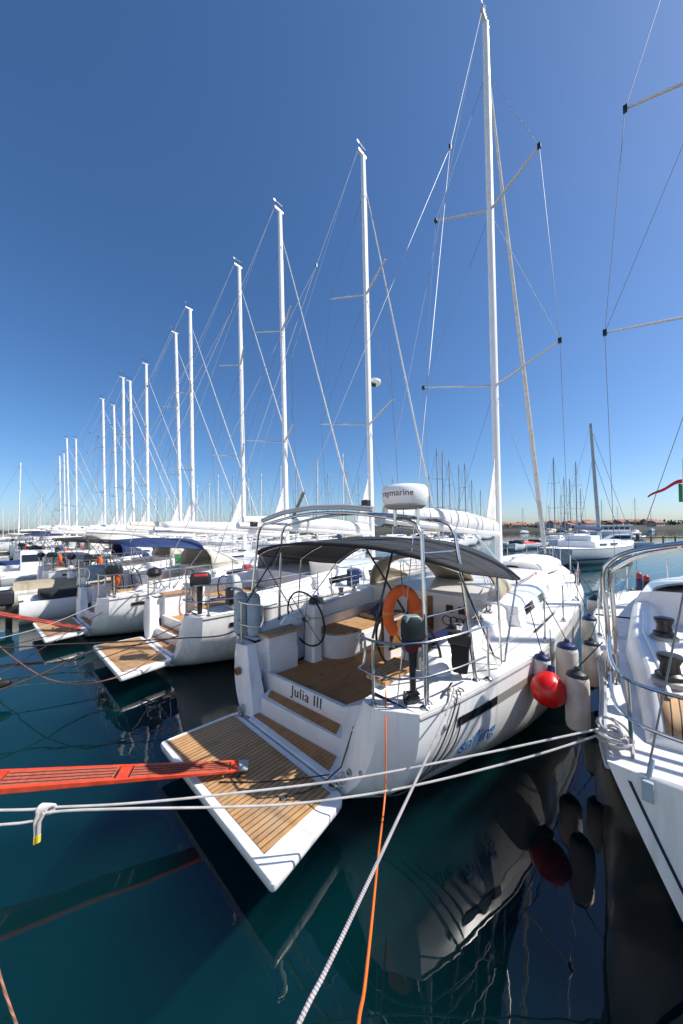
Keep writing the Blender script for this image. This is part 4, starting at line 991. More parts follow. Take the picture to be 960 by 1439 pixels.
# ------------------------------------------------------------------ ROW OF YACHTS TO THE LEFT
def row_proto(label, bim=None, spray='white', stack='white', cover=True):
    t = thing('sailing_yacht', label, 'sailing yacht', (0, 0, 0), 0, 'sailing yachts moored stern to in a row')
    cruiser_core(t, lo=True); rig(t, lo=True); boom(t, cover=stack, lo=True); rails(t, lo=True)
    for sg in (1, -1): wheel_set(t, sg, lo=True)
    hl = [c for c in t.children if c.name.startswith('hull')][0]
    def oh(v):
        x = 1.75 + v.x; z = CRU.zs(x) - .47 + v.y
        return Vector((x, -(CRU.y(x, z) + .008 + v.z), z))
    obj('hull_lettering', xform(text_mesh('BAVARIA', .19, .001), oh), M['letter'], hl, smooth=0)
    if bim: bimini(t, bim, lo=True)
    sprayhood(t, spray, lo=True)
    return t
pA = row_proto('A', None, 'grey'); pB = row_proto('B', 'blue', 'cream'); pC = row_proto('C', 'cream', 'cream', 'cream'); pD = row_proto('D', 'canvas', 'blue', 'white')
lab = {
 0: 'white yacht with open teak stern directly left of the foreground yacht',
 1: 'white yacht with a blue bimini and teak platform, third from the right',
 2: 'white yacht with cream bimini just beyond the blue bimini yacht',
 3: 'white yacht with dark bimini two berths beyond the blue bimini yacht',
 4: 'white yacht whose mast is left of the close pair at centre left',
}
ordn = ['sixth', 'seventh', 'eighth', 'ninth', 'tenth', 'eleventh', 'twelfth', 'thirteenth', 'fourteenth', 'fifteenth']
spots = [(1.01, 12.59, 1.0, 'A'), (-2.69, 14.5, .955, 'B'), (-5.79, 18.23, 1.0, 'C'), (-9.8, 20.6, .95, 'D'), (-12.61, 24.66, 1.0, 'A'), (-16.9, 27.5, .955, 'C'), (-19.5, 29.7, .93, 'A'), (-22.4, 32.6, 1.03, 'B'),
         (-26.9, 38.0, .98, 'A'), (-31.5, 42.2, 1.13, 'D'), (-43.43, 52.15, 1.0, 'A'), (-47.2, 55.2, 1.05, 'C'), (-53.75, 61.91, 1.0, 'A'), (-57.5, 65.2, 1.02, 'B')]
used = set(); P = dict(A=pA, B=pB, C=pC, D=pD)
for i, (x, y, s, k) in enumerate(spots):
    o = P[k] if k not in used else copy_tree(P[k]); used.add(k)
    hd = HEAD if i == 0 else R(41.5 if i == 1 else 43)
    a = PI / 2 - hd; bx = (MAST_X - .30) * s
    o.location = (x - bx * math.cos(a), y - bx * math.sin(a), 0); o.rotation_euler = (R((0, .25, -.3, .3, -.2, .4, -.45, .2, .5, -.3, .35, -.5, .3, -.2)[i]), R((0, -.2, .3, .2, -.3, .3, -.2, .4, -.4, .2, .4, -.3, .2, .3)[i]), a); o.scale = (s, s * (1 if i < 6 else .88), s * (1.022 if i > 0 else 1.0))
    o['label'] = lab.get(i) or 'white yacht with tall pale mast, %s mast leftward in the receding row' % ordn[i - 5]
def inrow(i, p):
    x, y, s, k = spots[i]; hd = HEAD if i == 0 else R(41.5 if i == 1 else 43); a = PI / 2 - hd; bx = (MAST_X - .30) * s
    return Vector((x - bx * math.cos(a) + s * (p[0] * math.cos(a) - p[1] * math.sin(a)), y - bx * math.sin(a) + s * (p[0] * math.sin(a) + p[1] * math.cos(a)), p[2] * s)), a
o = copy_tree(pA); o.location = W(.6, -8.7); o.rotation_euler = (0, 0, A0); o['label'] = 'white yacht added unseen beyond the right hand yacht for its shadow'  # extra yacht added out of view to shade the water under the right yacht
# gear on the neighbouring yachts
q, a = inrow(0, (.35, -1.40, 1.22))
o = thing('outboard_engine', 'black outboard engine with a red and white cowl on the second yacht stern', 'outboard engine', q, a - .4)
obj('cowl', MB().loft([[(x * s, y * s, z) for x, y in [(-.18, -.12), (.16, -.12), (.22, 0), (.16, .12), (-.18, .12)]] for z, s in ((.55, .8), (.60, 1), (.74, 1.0), (.82, .8))]), M['black'], o, bevel=.02)
obj('cowl_panel', MB().box((.02, -.005, .75), (.26, .22, .10)), M['redcloth'], o, bevel=.02); obj('leg', MB().tube([(0, 0, .56), (0, 0, .0)], [.06, .045], 8), M['black'], o)
q, a = inrow(0, (1.0, -1.55, 1.24))
o = thing('raft_case', 'grey upright life raft valise on the second yacht rail', 'life raft', q, a)
obj('case_body', MB().loft([[(x * s, y * s, z) for x, y in [(-.1, -.2), (.1, -.2), (.13, 0), (.1, .2), (-.1, .2), (-.13, 0)]] for z, s in ((0, .9), (.1, 1), (.5, 1), (.66, .75), (.72, .4))]), M['alug'], o, bevel=.03)
obj('carry_bag', MB().box((-.15, -.12, .28), (.12, .2, .36)), M['black'], o, bevel=.04)
q, a = inrow(1, (.5, -1.4, 1.75))
o = thing('lifebuoy', 'orange red lifebuoy on the stern rail of the blue bimini yacht', 'lifebuoy', q, a)
obj('buoy_ring', MB().torus((0, 0, 0), .21, .06, 26, 8, Matrix.Rotation(R(90), 3, 'Y')), M['orange'], o)
q, a = inrow(0, (1.1, -.1, .70))

# loose deck clutter of the row: each bag, cushion, coil and jerrycan a thing
whon = ['second yacht', 'blue bimini yacht', 'cream bimini yacht', 'dark bimini yacht', 'fifth yacht of the row', 'sixth yacht of the row', 'seventh yacht of the row', 'eighth yacht of the row', 'ninth yacht of the row', 'tenth yacht of the row']
def clutter(i, nm, lab_, cat, p, mb, m_, bev=0):
    q, a = inrow(i, p); o = thing(nm, lab_ + ' on the ' + whon[i], cat, q, a + random.uniform(-.5, .5), 'deck gear on the row yachts')
    obj('body', mb, M[m_], o, bevel=bev); return o
for i in range(10):
    o = clutter(i, 'seat_cushion', ('navy', 'dark grey', 'tan')[i % 3] + ' cockpit cushion', 'cushion', (2.5, -.85, 1.16), MB().box((0, 0, 0), (1.3, .5, .12)), ('navy', 'canvas', 'tan')[i % 3], .04)
    clutter(i, 'jerrycan', ('blue', 'red', 'dark')[i % 3] + ' jerrycan tied at the stanchions', 'jerrycan', (4.3, -2.02, 1.56), MB().box((0, 0, 0), (.34, .18, .46)), ('blue', 'maroonred', 'black')[i % 3], .04)
    clutter(i, 'rope_coil', 'dark coil of rope lying by the mast', 'rope coil', (7.2, -.7, 1.80), MB().torus((0, 0, 0), .18, .05, 16, 6), 'roped')
    clutter(i, 'dock_box', ('grey', 'brown', 'black')[i % 3] + ' deck bag beside the coachroof', 'bag', (5.2 + .3 * (i % 3), 1.85, 1.52), MB().box((0, 0, 0), (.8, .35, .34)), ('grey', 'wood', 'canvas')[i % 3], .06)
    if i in (2, 4, 6, 8): clutter(i, 'towel', ('red', 'blue', 'green')[i % 3] + ' towel hanging over the lifeline', 'towel', (3.6, -2.10, 1.66), MB().box((0, 0, 0), (.7, .05, .46)), ('redcloth', 'letterb', 'green')[i % 3], .01)
    if i % 3 != 1: clutter(i, 'barbecue', 'black kettle barbecue on the stern rail', 'barbecue', (.2, .9, 1.86), MB().lathe([(.03, -.14), (.14, -.08), (.17, 0), (.14, .09), (.03, .14)], (0, 0, 0), 12), 'black')
cols = ['fblue', 'fender', 'fwhite', 'navy', 'fpink']
kinds_ = dict(lifebuoy=0)
for i in range(1, 8):
    who = ['', 'blue bimini yacht', 'cream bimini yacht', 'dark bimini yacht', 'fifth yacht of the row', 'sixth yacht of the row', 'seventh yacht of the row', 'eighth yacht of the row'][i]
    q, a = inrow(i, (.45, -1.5, 1.25))
    o = thing('outboard_engine', 'black outboard engine clamped on the stern rail of the ' + who, 'outboard engine', q, a - .5, 'outboard engines on the row yachts')
    obj('cowl', MB().loft([[(x * s, y * s, z) for x, y in [(-.18, -.11), (.14, -.11), (.2, 0), (.14, .11), (-.18, .11)]] for z, s in ((.52, .8), (.57, 1), (.72, 1.0), (.80, .75))]), M[('black', 'cowl')[i % 2]], o, bevel=.02); obj('leg', MB().tube([(0, 0, .54), (0, 0, .02)], [.055, .04], 8), M['black'], o)
    q, a = inrow(i, (.6, 1.52, 1.62))
    o = thing('raft_case', 'pale life raft case on the port stern rail of the ' + who, 'life raft', q, a, 'life raft cases on the row yachts')
    obj('case_body', MB().box((0, 0, 0), (.55, .3, .5)), M[('gel2', 'fblue', 'alug')[i % 3]], o, bevel=.1)
    if i != 1:
        q, a = inrow(i, (.7, -1.75, 1.72))
        o = thing('lifebuoy', 'orange lifebuoy on the stern rail of the ' + who, 'lifebuoy', q, a, 'lifebuoys on the row yachts')
        obj('buoy_ring', MB().torus((0, 0, 0), .2, .06, 22, 7, Matrix.Rotation(R(90), 3, 'Y')), M['orange'], o)
    for k in range(2):
        q, a = inrow(i, (2.4 + 2.2 * k, -(CRU.yg(2.4 + 2.2 * k) + .13), .78))
        o = thing('fender', ('aft', 'forward')[k] + ' fender hanging on the starboard side of the ' + who, 'fender', q, a, 'fenders on the row yachts')
        obj('fender_body', MB().lathe([(.02, -.34), (.08, -.32), (.115, -.24), (.115, .24), (.08, .32), (.02, .36)], (0, 0, 0), 14), M[cols[(i + k) % 5]], o); obj('fender_line', MB().tube([(0, 0, .34), (0, .1, 1.05)], .008, 4), M['roped'], o)
q, a = inrow(0, (0, 0, 0))
b0 = [o for o in bpy.data.objects if o.get('label') == lab[0]][0]
m0 = [c for c in b0.children if c.name.startswith('mast')][0]
rd0 = mast_pt(8.9) + Vector((.42, 0, 0))
obj('radome', MB().lathe([(.02, -.10), (.22, -.10), (.26, -.03), (.25, .05), (.16, .11), (.0, .12)], rd0, 20), M['gel'], m0); obj('radome_bracket', MB().box(rd0 + Vector((-.2, 0, -.15)), (.42, .12, .08)), M['black'], m0)
# soft goods on the cockpits of the two nearest neighbours
for i, (x, y, z, m_, nm, lb_) in enumerate(((.9, .1, .70, 'navy', 'kit_bag', 'navy kit bag on the cockpit floor of the second yacht'), (.8, -.3, .70, 'wood', 'folding_table', 'folded wooden table leaning in the second yacht cockpit'))):
    q, a = inrow(0, (x + .6, y, z + .25)); o = thing(nm, lb_, nm.replace('_', ' '), q, a + .3)
    obj('panel' if 'table' in nm else 'bag_body', MB().box((0, 0, 0), (.5, .3 if i == 0 else .05, .42)), M[m_], o, bevel=.05 if i == 0 else .008); obj('handle', MB().tube([(-.1, 0, .2), (0, 0, .3), (.1, 0, .2)], .015, 6), M['black'], o)

def motorboat(label, p, a, L=6.5, hullm='gel', cov='canvas', group='motorboats by the quay at left', eng=True, cabin=False):
    t = thing('motorboat', label, 'motorboat', (p[0], p[1], 0), a, group)
    B = L * .17
    H = Hull(half=[(0, B * .9), (L * .3, B), (L * .6, B * .85), (L * .85, B * .42), (L, .03)], sheer=[(0, .62), (L * .5, .72), (L, .98)], keel=[(0, -.1), (L * .6, -.2), (L, .15)], expo=[(0, 3), (L * .6, 2.4), (L, 1.4)], L=L, x0=0, zk=.2)
    m = MB(); H.shell(m, 14); m.grid([[(0, H.y(0, z) * k / 4, z) for k in range(-4, 5)] for z in H.levels(0)])
    obj('hull', m, M[hullm], t)
    dk = MB(); dk.grid([[(x, H.yg(x) * k / 4, H.zs(x) + .05 * (1 - (k / 4) ** 2)) for k in range(-4, 5)] for x in np.linspace(L * .45, L * .995, 9)])
    for sg in (1, -1): dk.prism([(0, sg * H.yg(0)), (0, sg * (H.yg(0) - .18)), (L * .47, sg * (H.yg(L * .45) - .18)), (L * .47, sg * H.yg(L * .45))], .55, .70)
    dk.box((L * .23, 0, .3), (L * .46, B * 1.6, .05)); dk.box((L * .08, 0, .45), (L * .12, B * 1.4, .3))
    obj('deck', dk, M['gel2'], t)
    ws = MB(); ws.grid([[(L * .47 + .2 * (1 - abs(v)) + .25 * u * -1, B * .75 * v, .75 + .45 * u) for v in (-1, -.6, 0, .6, 1)] for u in (0, .5, 1)])
    obj('windscreen', ws, M['glass'], t, solid=.01)
    if cabin:
        obj('cabin', MB().loft([[(x * L, y * B, z) for x, y in [(.3, -s), (.62 - .1 * (z > 1.2), -s * .9), (.68 - .12 * (z > 1.2), 0), (.62 - .1 * (z > 1.2), s * .9), (.3, s)]] for z, s in ((.6, .75), (1.2, .72), (1.75, .62), (1.82, .55))]), M['gel'], t, bevel=.03)
        obj('cabin_window', MB().loft([[(x * L, y * B, z) for x, y in [(.31, -s), (.61 - .08 * (z > 1.4), -s * .9), (.67 - .09 * (z > 1.4), 0), (.61 - .08 * (z > 1.4), s * .9), (.31, s)]] for z, s in ((1.2, .745), (1.6, .69))]), M['glass'], t)
    else:
        obj('cover', MB().loft([[(x * L, y * B * s, z) for x, y in [(.08, -.8), (.4, -.8), (.46, 0), (.4, .8), (.08, .8)]] for z, s in ((.66, 1), (.85, .8), (.95, .4))]), M[cov], t)
    if eng:
        e = MB().loft([[(-.25 + x * s, y * s, z) for x, y in [(-.25, -.17), (.15, -.17), (.15, .17), (-.25, .17)]] for z, s in ((.55, .7), (.62, 1), (.95, 1), (1.05, .7))])
        obj('outboard', e, M['black'], t, bevel=.04); obj('outboard_leg', MB().box((-.22, 0, .2), (.16, .08, .8)), M['black'], t, bevel=.02)
    return t
motorboat('low white speedboat with black outboard by the thin red gangway', (-10.6, 10.55), R(46), 6.0, 'gel', 'canvas')
motorboat('cream motorboat with dark cover beyond the white speedboat at left edge', (-13.2, 12.2), R(44), 6.5, 'fender', 'tan')
motorboat('grey hulled motorboat with cabin left of the dark bimini yacht', (-17.6, 16.6), R(46), 7.5, 'hullgrey', 'canvas', cabin=True)
motorboat('white cabin motorboat behind the cream motorboat at left', (-21.0, 17.8), R(45), 7.5, 'gel', 'blue', cabin=True, eng=False)
motorboat('white motorboat with blue cover far along the left quay', (-24.5, 21.5), R(44), 7, 'gel', 'blue')

# ------------------------------------------------------------------ BACKGROUND
# pale sloop lying side on across the channel
sl = thing('sailing_yacht', 'pale grey sailing yacht with dark waterline stripe lying side on across the channel at right', 'sailing yacht', (16.3, 24.6, 0), R(30))
HS = Hull(half=[(0, 1.2), (4, 1.9), (8, 1.8), (12, .9), (14.6, .03)], sheer=[(0, 1.25), (7, 1.2), (14.6, 1.55)], keel=[(0, 0), (7, -.5), (14.6, -.1)], expo=[(0, 2.6), (7, 3), (14.6, 1.5)], L=14.6, x0=0)
m = MB(); HS.shell(m, 18); m.grid([[(0, HS.y(0, z) * k / 4, z) for k in range(-4, 5)] for z in HS.levels(0)])
sh_ = obj('hull', m, M['hullgrey'], sl)
for sg in (1, -1): obj('hull_stripe', HS.strip(0, 14.3, .5, .36, .01, sg, 20, True), M['stripe'], sh_)
obj('deck', MB().grid([[(x, HS.yg(x) * k / 4, HS.zs(x) + .04) for k in range(-4, 5)] for x in np.linspace(0, 14.5, 14)]), M['deck'], sl)
obj('cabin', MB().loft([[(x, y, z) for x, y in [(3.2, -w), (9, -w * .9), (10.5, 0), (9, w * .9), (3.2, w)]] for z, w in ((1.1, 1.45), (1.7, 1.3), (1.78, 1.1))]), M['gel'], sl, bevel=.03)
for x in (4.6, 6.6): obj('window', MB().box((x, 0, 1.48), (1.1, 2.78, .16)), M['glass'], sl)
obj('wheelhouse', MB().box((4.3, 0, 1.95), (1.6, 1.9, .5)), M['gel2'], sl, bevel=.08)
mz = MB().tube([(7.5, 0, 1.6), (6.9, .0, 6.5), (6.3, 0, 11.9)], [.15, .14, .11], 10); obj('mast', mz, M['alug'], sl)
obj('boom', MB().tube([(7.4, 0, 2.7), (2.8, 0, 2.9)], [.2, .12], 8), M['navy'], sl)
for pts in ([(6.35, 0, 11.5), (14.4, 0, 1.6)], [(6.3, 0, 11.8), (.1, 0, 1.3)], [(6.6, 0, 9.2), (7.3, 1.7, 1.3)], [(6.6, 0, 9.2), (7.3, -1.7, 1.3)]): obj('stay', MB().tube(pts, .015, 4), M['wire'], sl)
obj('lifeline', MB().tube([(x, -HS.yg(x) + .08, HS.zs(x) + .6) for x in np.linspace(.3, 14, 12)], .012, 4), M['wire'], sl)
obj('outboard', MB().box((14.0, -.55, 1.9), (.35, .25, .5)), M['black'], sl, bevel=.05)

# far yachts: one built per kind, then copied
def far_yacht(m_mast, cov, hm='hullw'):
    t = thing('sailing_yacht', 'x', 'sailing yacht', (0, 0, 0))
    H = Hull(half=[(0, 1.25), (4, 1.7), (7, 1.5), (10, .6), (11, .03)], sheer=[(0, 1.1), (6, 1.15), (11, 1.45)], keel=[(0, 0), (5, -.4), (11, -.1)], expo=[(0, 2.6), (6, 3), (11, 1.5)], L=11, x0=0)
    m = MB(); H.shell(m, 8); m.grid([[(0, H.y(0, z) * k / 3, z) for k in range(-3, 4)] for z in H.levels(0)])
    m.grid([[(x, H.yg(x) * k / 2, H.zs(x)) for k in range(-2, 3)] for x in np.linspace(0, 10.9, 7)]); obj('hull', m, M[hm], t)
    obj('cabin', MB().loft([[(x, y, z) for x, y in [(2.6, -w), (7, -w * .9), (8.6, 0), (7, w * .9), (2.6, w)]] for z, w in ((1.0, 1.25), (1.5, 1.1), (1.58, .9))]), M['gel2'], t)
    obj('cabin_window', MB().box((4.8, 0, 1.32), (2.6, 2.36, .16)), M['glass'], t)
    ms = obj('mast', MB().tube([(6.3, 0, 1.5), (6.1, 0, 14.2)], [.10, .085], 6), M[m_mast], t)
    sp = MB()
    for z, w in ((6, 1.1), (10, .8)): sp.tube([(6.15, -w, z + .1), (6.2, 0, z), (6.15, w, z + .1)], .03, 4)
    obj('spreader', sp, M[m_mast], ms)
    st = MB()
    for pts in ([(6.1, 0, 14.1), (10.8, 0, 1.5)], [(6.1, 0, 14.1), (.1, 0, 1.1)], [(6.1, 0, 14), (6.1, .8, 10.1), (6.1, 1.1, 6.1), (6, 1.5, 1.2)], [(6.1, 0, 14), (6.1, -.8, 10.1), (6.1, -1.1, 6.1), (6, -1.5, 1.2)]): st.tube(pts, .014, 3)
    obj('stay', st, M['wire'], t)
    obj('boom', MB().tube([(6.2, 0, 2.4), (2.2, 0, 2.6)], [.22, .12], 6), M[cov], t)
    obj('sprayhood', MB().loft([[(2.6 + .9 * t_, 1.15 * math.cos(a), 1.5 + (.62 - .45 * t_) * abs(math.sin(a))) for a in [PI * k / 6 for k in range(7)]] for t_ in (0, .5, 1)], False, False), M[cov], t)
    return t
fk = [far_yacht('alu', 'white'), far_yacht('alug', 'blue'), far_yacht('alug', 'cream'), far_yacht('alu', 'tan')]
fused = set()
def place_far(x, y, a, s, k, label, group):
    o = fk[k] if k not in fused else copy_tree(fk[k]); fused.add(k)
    o.location = (x, y, 0); o.rotation_euler = (0, 0, a); o.scale = (s, s, s); o['label'] = label; o['group'] = group; return o
F = 451.0
def far_by_px(px, top, k, label, group, base=13.6, a=None, s=None, D=None):
    s = s or random.uniform(.9, 1.1)
    z = 14.2 * s; D = D or (z - 2.866) / max(8, (744.9 - top)) * F
    X = (px - 480) / F * D; a = random.choice([R(46), R(226)]) + random.uniform(-.06, .06) if a is None else a
    return place_far(X - 6.2 * s * math.cos(a), D - 6.2 * s * math.sin(a), a, s, k, label, group)
g = 'distant yachts behind the foreground bimini'
for i, (px, tp) in enumerate([(445, 675), (462, 664), (487, 660), (505, 668), (552, 672), (616, 632), (623, 634), (633, 648), (646, 655), (655, 653), (664, 676), (676, 690), (604, 668), (590, 684)]):
    far_by_px(px, tp, (1, 2)[i % 2], 'distant yacht with thin dark mast seen beyond the foreground boom and radar', g)
g = 'distant yachts on the right skyline'
for i, (px, tp) in enumerate([(780, 646), (794, 674), (802, 676), (811, 652), (817, 690), (789, 700), (772, 712), (735, 716), (846, 706), (868, 716), (893, 704), (915, 718)]):
    far_by_px(px, tp, (2, 1)[i % 2], 'distant yacht with thin grey mast on the skyline between the foreground rigs', g)
g = 'far white yachts at the left skyline'
for i, (px, tp) in enumerate([(27, 645), (57, 690), (54, 700), (40, 706), (12, 716), (70, 712), (20, 720), (33, 716), (48, 718), (4, 708), (62, 720), (76, 716), (118, 705), (133, 700), (156, 704), (192, 706), (222, 700), (236, 696), (288, 690), (300, 700), (312, 690), (325, 702), (352, 700), (366, 694), (380, 704), (420, 690)]):
    far_by_px(px, tp, (0, 3)[i % 2], 'tiny far yacht with pale mast among the crowded masts at left', g)
# second rank of yachts bow to bow beyond the near row
g = 'yachts of the second rank behind the near row'
for i in range(22):
    t = i; x = -2.0 - 4.1 * t * .76 + random.uniform(-.5, .5); y = 30.5 + 4.1 * t * .66 + random.uniform(-1, 1)
    if i < 1: continue
    place_far(x + 9, y + 9, R(226), random.uniform(.8, .92), (0, 3, 0, 2)[i % 4], 'white yacht moored bow on in the second rank behind the near row of masts', g)
for i, (x, y, c, lab_) in enumerate([(27.5, 46, 'redcloth', 'motorboat with bright red cover seen right of the foreground mast'), (30.5, 49, 'navy', 'motorboat with navy cover beyond the foreground bow'), (24.5, 45, 'white', 'motorboat with white cover beyond the bimini corner'), (33.5, 47, 'redcloth', 'second red covered motorboat just left of the furled foresail foot')]):
    motorboat(lab_, (x, y), R(200 + 20 * i), 6.5, 'gel', c, 'motorboats across the channel', eng=False)
motorboat('white cabin cruiser by the far jetty behind the stainless arch', (57, 66), R(20), 9, 'gel', 'blue', 'motorboats across the channel', eng=False, cabin=True)
motorboat('white cabin cruiser near the wooden jetty at right edge', (44, 46), R(160), 8, 'gel', 'blue', 'motorboats across the channel', eng=False, cabin=True)
# tour boat with dark windows
tbt = thing('tour_boat', 'long white tour boat with a band of dark blue windows on the far right water', 'tour boat', (106, 128, 0), R(4))
obj('hull', MB().loft([[(x, y * s, z) for x, y in [(-12, -2.4), (9, -2.4), (13, 0), (9, 2.4), (-12, 2.4)]] for z, s in ((-.2, .85), (1.3, 1))]), M['gel'], tbt)
obj('saloon', MB().box((-1.5, 0, 2.3), (18.5, 4.2, 2.0)), M['gel'], tbt, bevel=.1)
for k in range(8): obj('window', MB().box((-9.4 + 2.25 * k, 0, 2.45), (1.8, 4.26, 1.0)), M['navy'], tbt)
obj('sun_roof', MB().box((-1.5, 0, 3.55), (20, 4.6, .35)), M['fpink'], tbt, bevel=.08)
jt = thing('jetty', 'low wooden jetty on posts at the far right', 'jetty', (62, 64, 0), R(-3))
obj('walkway', MB().box((0, 0, .75), (26, 2.2, .22)), M['plank'], jt)
for k in range(12):
    obj('post', MB().tube([(-12.4 + 2.25 * k, -.95, -.5), (-12.4 + 2.25 * k, -.95, 1.0)], .12, 8), M['plank'], jt)

# far shore with houses and trees, breakwater
shp = []
def shore_h(x): return 3.0 + 3.2 * math.sin(x * .011 + 1.0) ** 2 + 1.8 * math.sin(x * .037) ** 2 + .8 * math.sin(x * .13)
rows = []
for i in range(161):
    x = -900 + i * 15
    y0 = 330 - .18 * x + 22 * math.sin(x * .01)
    rows.append([(x, y0, -.3), (x, y0 + 4, .9), (x, y0 + 60, 1.6 + shore_h(x) * .45), (x, y0 + 130, shore_h(x)), (x, y0 + 320, shore_h(x) * .9), (x, y0 + 500, -.5)])
tag(obj('far_shore', MB().grid(rows), M['soil'], None), kind='structure')
# distant wood: many leaf clump faces on one mass
lf = MB()
for i in range(15000):
    x = rng.uniform(-850, 850) if i < 8000 else rng.uniform(60, 420)
    if 70 < x < 330 and rng.random() < .2: continue
    y = 330 - .18 * x + 22 * math.sin(x * .01) + rng.uniform(60, 190)
    hb = 1.6 + shore_h(x) * .6
    cz = hb + abs(rng.normal(0, 1)) * 1.3 * (1 + .7 * math.sin(x * .09) * math.sin(x * .031)); r = rng.uniform(.7, 1.8)
    d = rng.normal(size=3); d /= np.linalg.norm(d); e = np.cross(d, rng.normal(size=3)); e /= np.linalg.norm(e); f_ = np.cross(d, e); c = np.array([x, y, cz])
    lf.add([c + e * r, c + f_ * r * .8, c - e * r * .9, c - f_ * r], [(0, 1, 2, 3)])
tag(obj('far_wood', lf, M['leaf'], None, smooth=0), 'low dark green wood along the far shore', 'wood', None, 'stuff')
def house(w, d_, h_, m1='plaster'):
    t = thing('house', 'x', 'house', (0, 0, 0), 0, 'tiled houses on the far shore')
    obj('wall', MB().box((0, 0, h_ / 2), (w, d_, h_)), M[m1], t)
    obj('roof', MB().add([(-w * .54, -d_ * .56, h_), (w * .54, -d_ * .56, h_), (w * .54, d_ * .56, h_), (-w * .54, d_ * .56, h_), (-w * .5, 0, h_ + d_ * .3), (w * .5, 0, h_ + d_ * .3)], [(0, 1, 5, 4), (2, 3, 4, 5), (1, 2, 5), (3, 0, 4), (0, 3, 2, 1)]), M['roof'], t)
    for k in range(3): obj('window', MB().box((-w * .3 + w * .3 * k, -d_ / 2, h_ * .6), (w * .1, .1, h_ * .25)), M['glass'], t)
    return t
hs_ = [house(11, 8, 4), house(15, 9, 5, 'gel2'), house(8, 8, 6)]; hu = set()
for i in range(64):
    x = (rng.uniform(70, 330) if i < 50 else rng.uniform(-250, 60)); y = 330 - .18 * x + 22 * math.sin(x * .01) + rng.uniform(12, 120)
    k = i % 3; o = hs_[k] if k not in hu else copy_tree(hs_[k]); hu.add(k)
    o.location = (x, y, 1.2 + shore_h(x) * .4 * rng.uniform(.2, 1)); o.rotation_euler = (0, 0, rng.uniform(-.6, .6)); o['label'] = 'small terracotta roofed house on the low far shore'
tw = thing('church_tower', 'thin dark tower rising above the far roofs', 'tower', (118, 330, 2), 0)
obj('tower_shaft', MB().box((0, 0, 4), (3, 3, 8)), M['plaster'], tw); obj('spire', MB().lathe([(2.3, 8), (1.2, 10), (.05, 13)], (0, 0, 0), 8), M['roof'], tw)
bw = MB(); rows = []
for i in range(90):
    x = -330 + i * 3.4; y = 150 + .0 * x + 2 * math.sin(i)
    rows.append([(x, y - 3 + rng.uniform(-.6, .6), -.4), (x, y - 1.5 + rng.uniform(-.5, .5), .8 + rng.uniform(-.2, .3)), (x, y + rng.uniform(-.4, .4), 2.5 + rng.uniform(-.3, .3)), (x, y + 4, 2.4), (x, y + 8, -.4)])
tag(obj('breakwater', bw.grid(rows), M['rock'], None, smooth=0), 'dark rubble breakwater behind the crowded masts at left', 'breakwater')

# ------------------------------------------------------------------ WATER, QUAY, SKY, SUN, CAMERA
wm = bpy.data.materials.new('harbour_water'); wm.use_nodes = True; nt = wm.node_tree; b = nt.nodes['Principled BSDF']; L = nt.links.new
b.inputs['Base Color'].default_value = (.002, .030, .048, 1); b.inputs['Roughness'].default_value = .015; b.inputs['IOR'].default_value = 1.33
tc = nt.nodes.new('ShaderNodeTexCoord')
def nz(scale, stretch, det):
    mp = nt.nodes.new('ShaderNodeMapping'); mp.inputs['Scale'].default_value = stretch; L(tc.outputs['Object'], mp.inputs['Vector'])
    n = nt.nodes.new('ShaderNodeTexNoise'); n.inputs['Scale'].default_value = scale; n.inputs['Detail'].default_value = det; L(mp.outputs[0], n.inputs['Vector']); return n
n1, n2 = nz(1.25, (1, 1, 1), 1.2), nz(5.5, (1, 1.4, 1), 1.5)
mm_ = nt.nodes.new('ShaderNodeMath'); mm_.operation = 'MULTIPLY_ADD'; mm_.inputs[1].default_value = .08; L(n2.outputs['Fac'], mm_.inputs[0]); L(n1.outputs['Fac'], mm_.inputs[2])
bp = nt.nodes.new('ShaderNodeBump'); bp.inputs['Strength'].default_value = 1.0; bp.inputs['Distance'].default_value = .0085; L(mm_.outputs[0], bp.inputs['Height'])
nt.nodes.remove(b)
fr = nt.nodes.new('ShaderNodeFresnel'); fr.inputs['IOR'].default_value = 1.60; L(bp.outputs['Normal'], fr.inputs['Normal'])
geo = nt.nodes.new('ShaderNodeNewGeometry'); fm = nt.nodes.new('ShaderNodeMix'); fm.inputs[3].default_value = .05; L(geo.outputs['Backfacing'], fm.inputs[0]); L(fr.outputs[0], fm.inputs[2])
tr = nt.nodes.new('ShaderNodeBsdfTransparent'); tr.inputs['Color'].default_value = (.95, .97, .98, 1)
gl = nt.nodes.new('ShaderNodeBsdfGlossy'); gl.inputs['Roughness'].default_value = .012; L(bp.outputs['Normal'], gl.inputs['Normal'])
ms_ = nt.nodes.new('ShaderNodeMixShader'); L(fm.outputs[0], ms_.inputs[0]); L(tr.outputs[0], ms_.inputs[1]); L(gl.outputs[0], ms_.inputs[2])
L(ms_.outputs[0], nt.nodes['Material Output'].inputs['Surface'])
vs_ = nt.nodes.new('ShaderNodeVolumeScatter'); vs_.inputs['Color'].default_value = (.06, .80, .92, 1); vs_.inputs['Density'].default_value = .078; vs_.inputs['Anisotropy'].default_value = 0
va_ = nt.nodes.new('ShaderNodeVolumeAbsorption'); va_.inputs['Color'].default_value = (.0, .55, .58, 1); va_.inputs['Density'].default_value = .75
av_ = nt.nodes.new('ShaderNodeAddShader'); L(vs_.outputs[0], av_.inputs[0]); L(va_.outputs[0], av_.inputs[1]); L(av_.outputs[0], nt.nodes['Material Output'].inputs['Volume'])
sbm = mat('harbour_bed', (.03, .05, .05), .9, noise=.35, nscale=.25)
def sstep(a, b, x):
    t = min(1, max(0, (x - a) / (b - a))); return t * t * (3 - 2 * t)
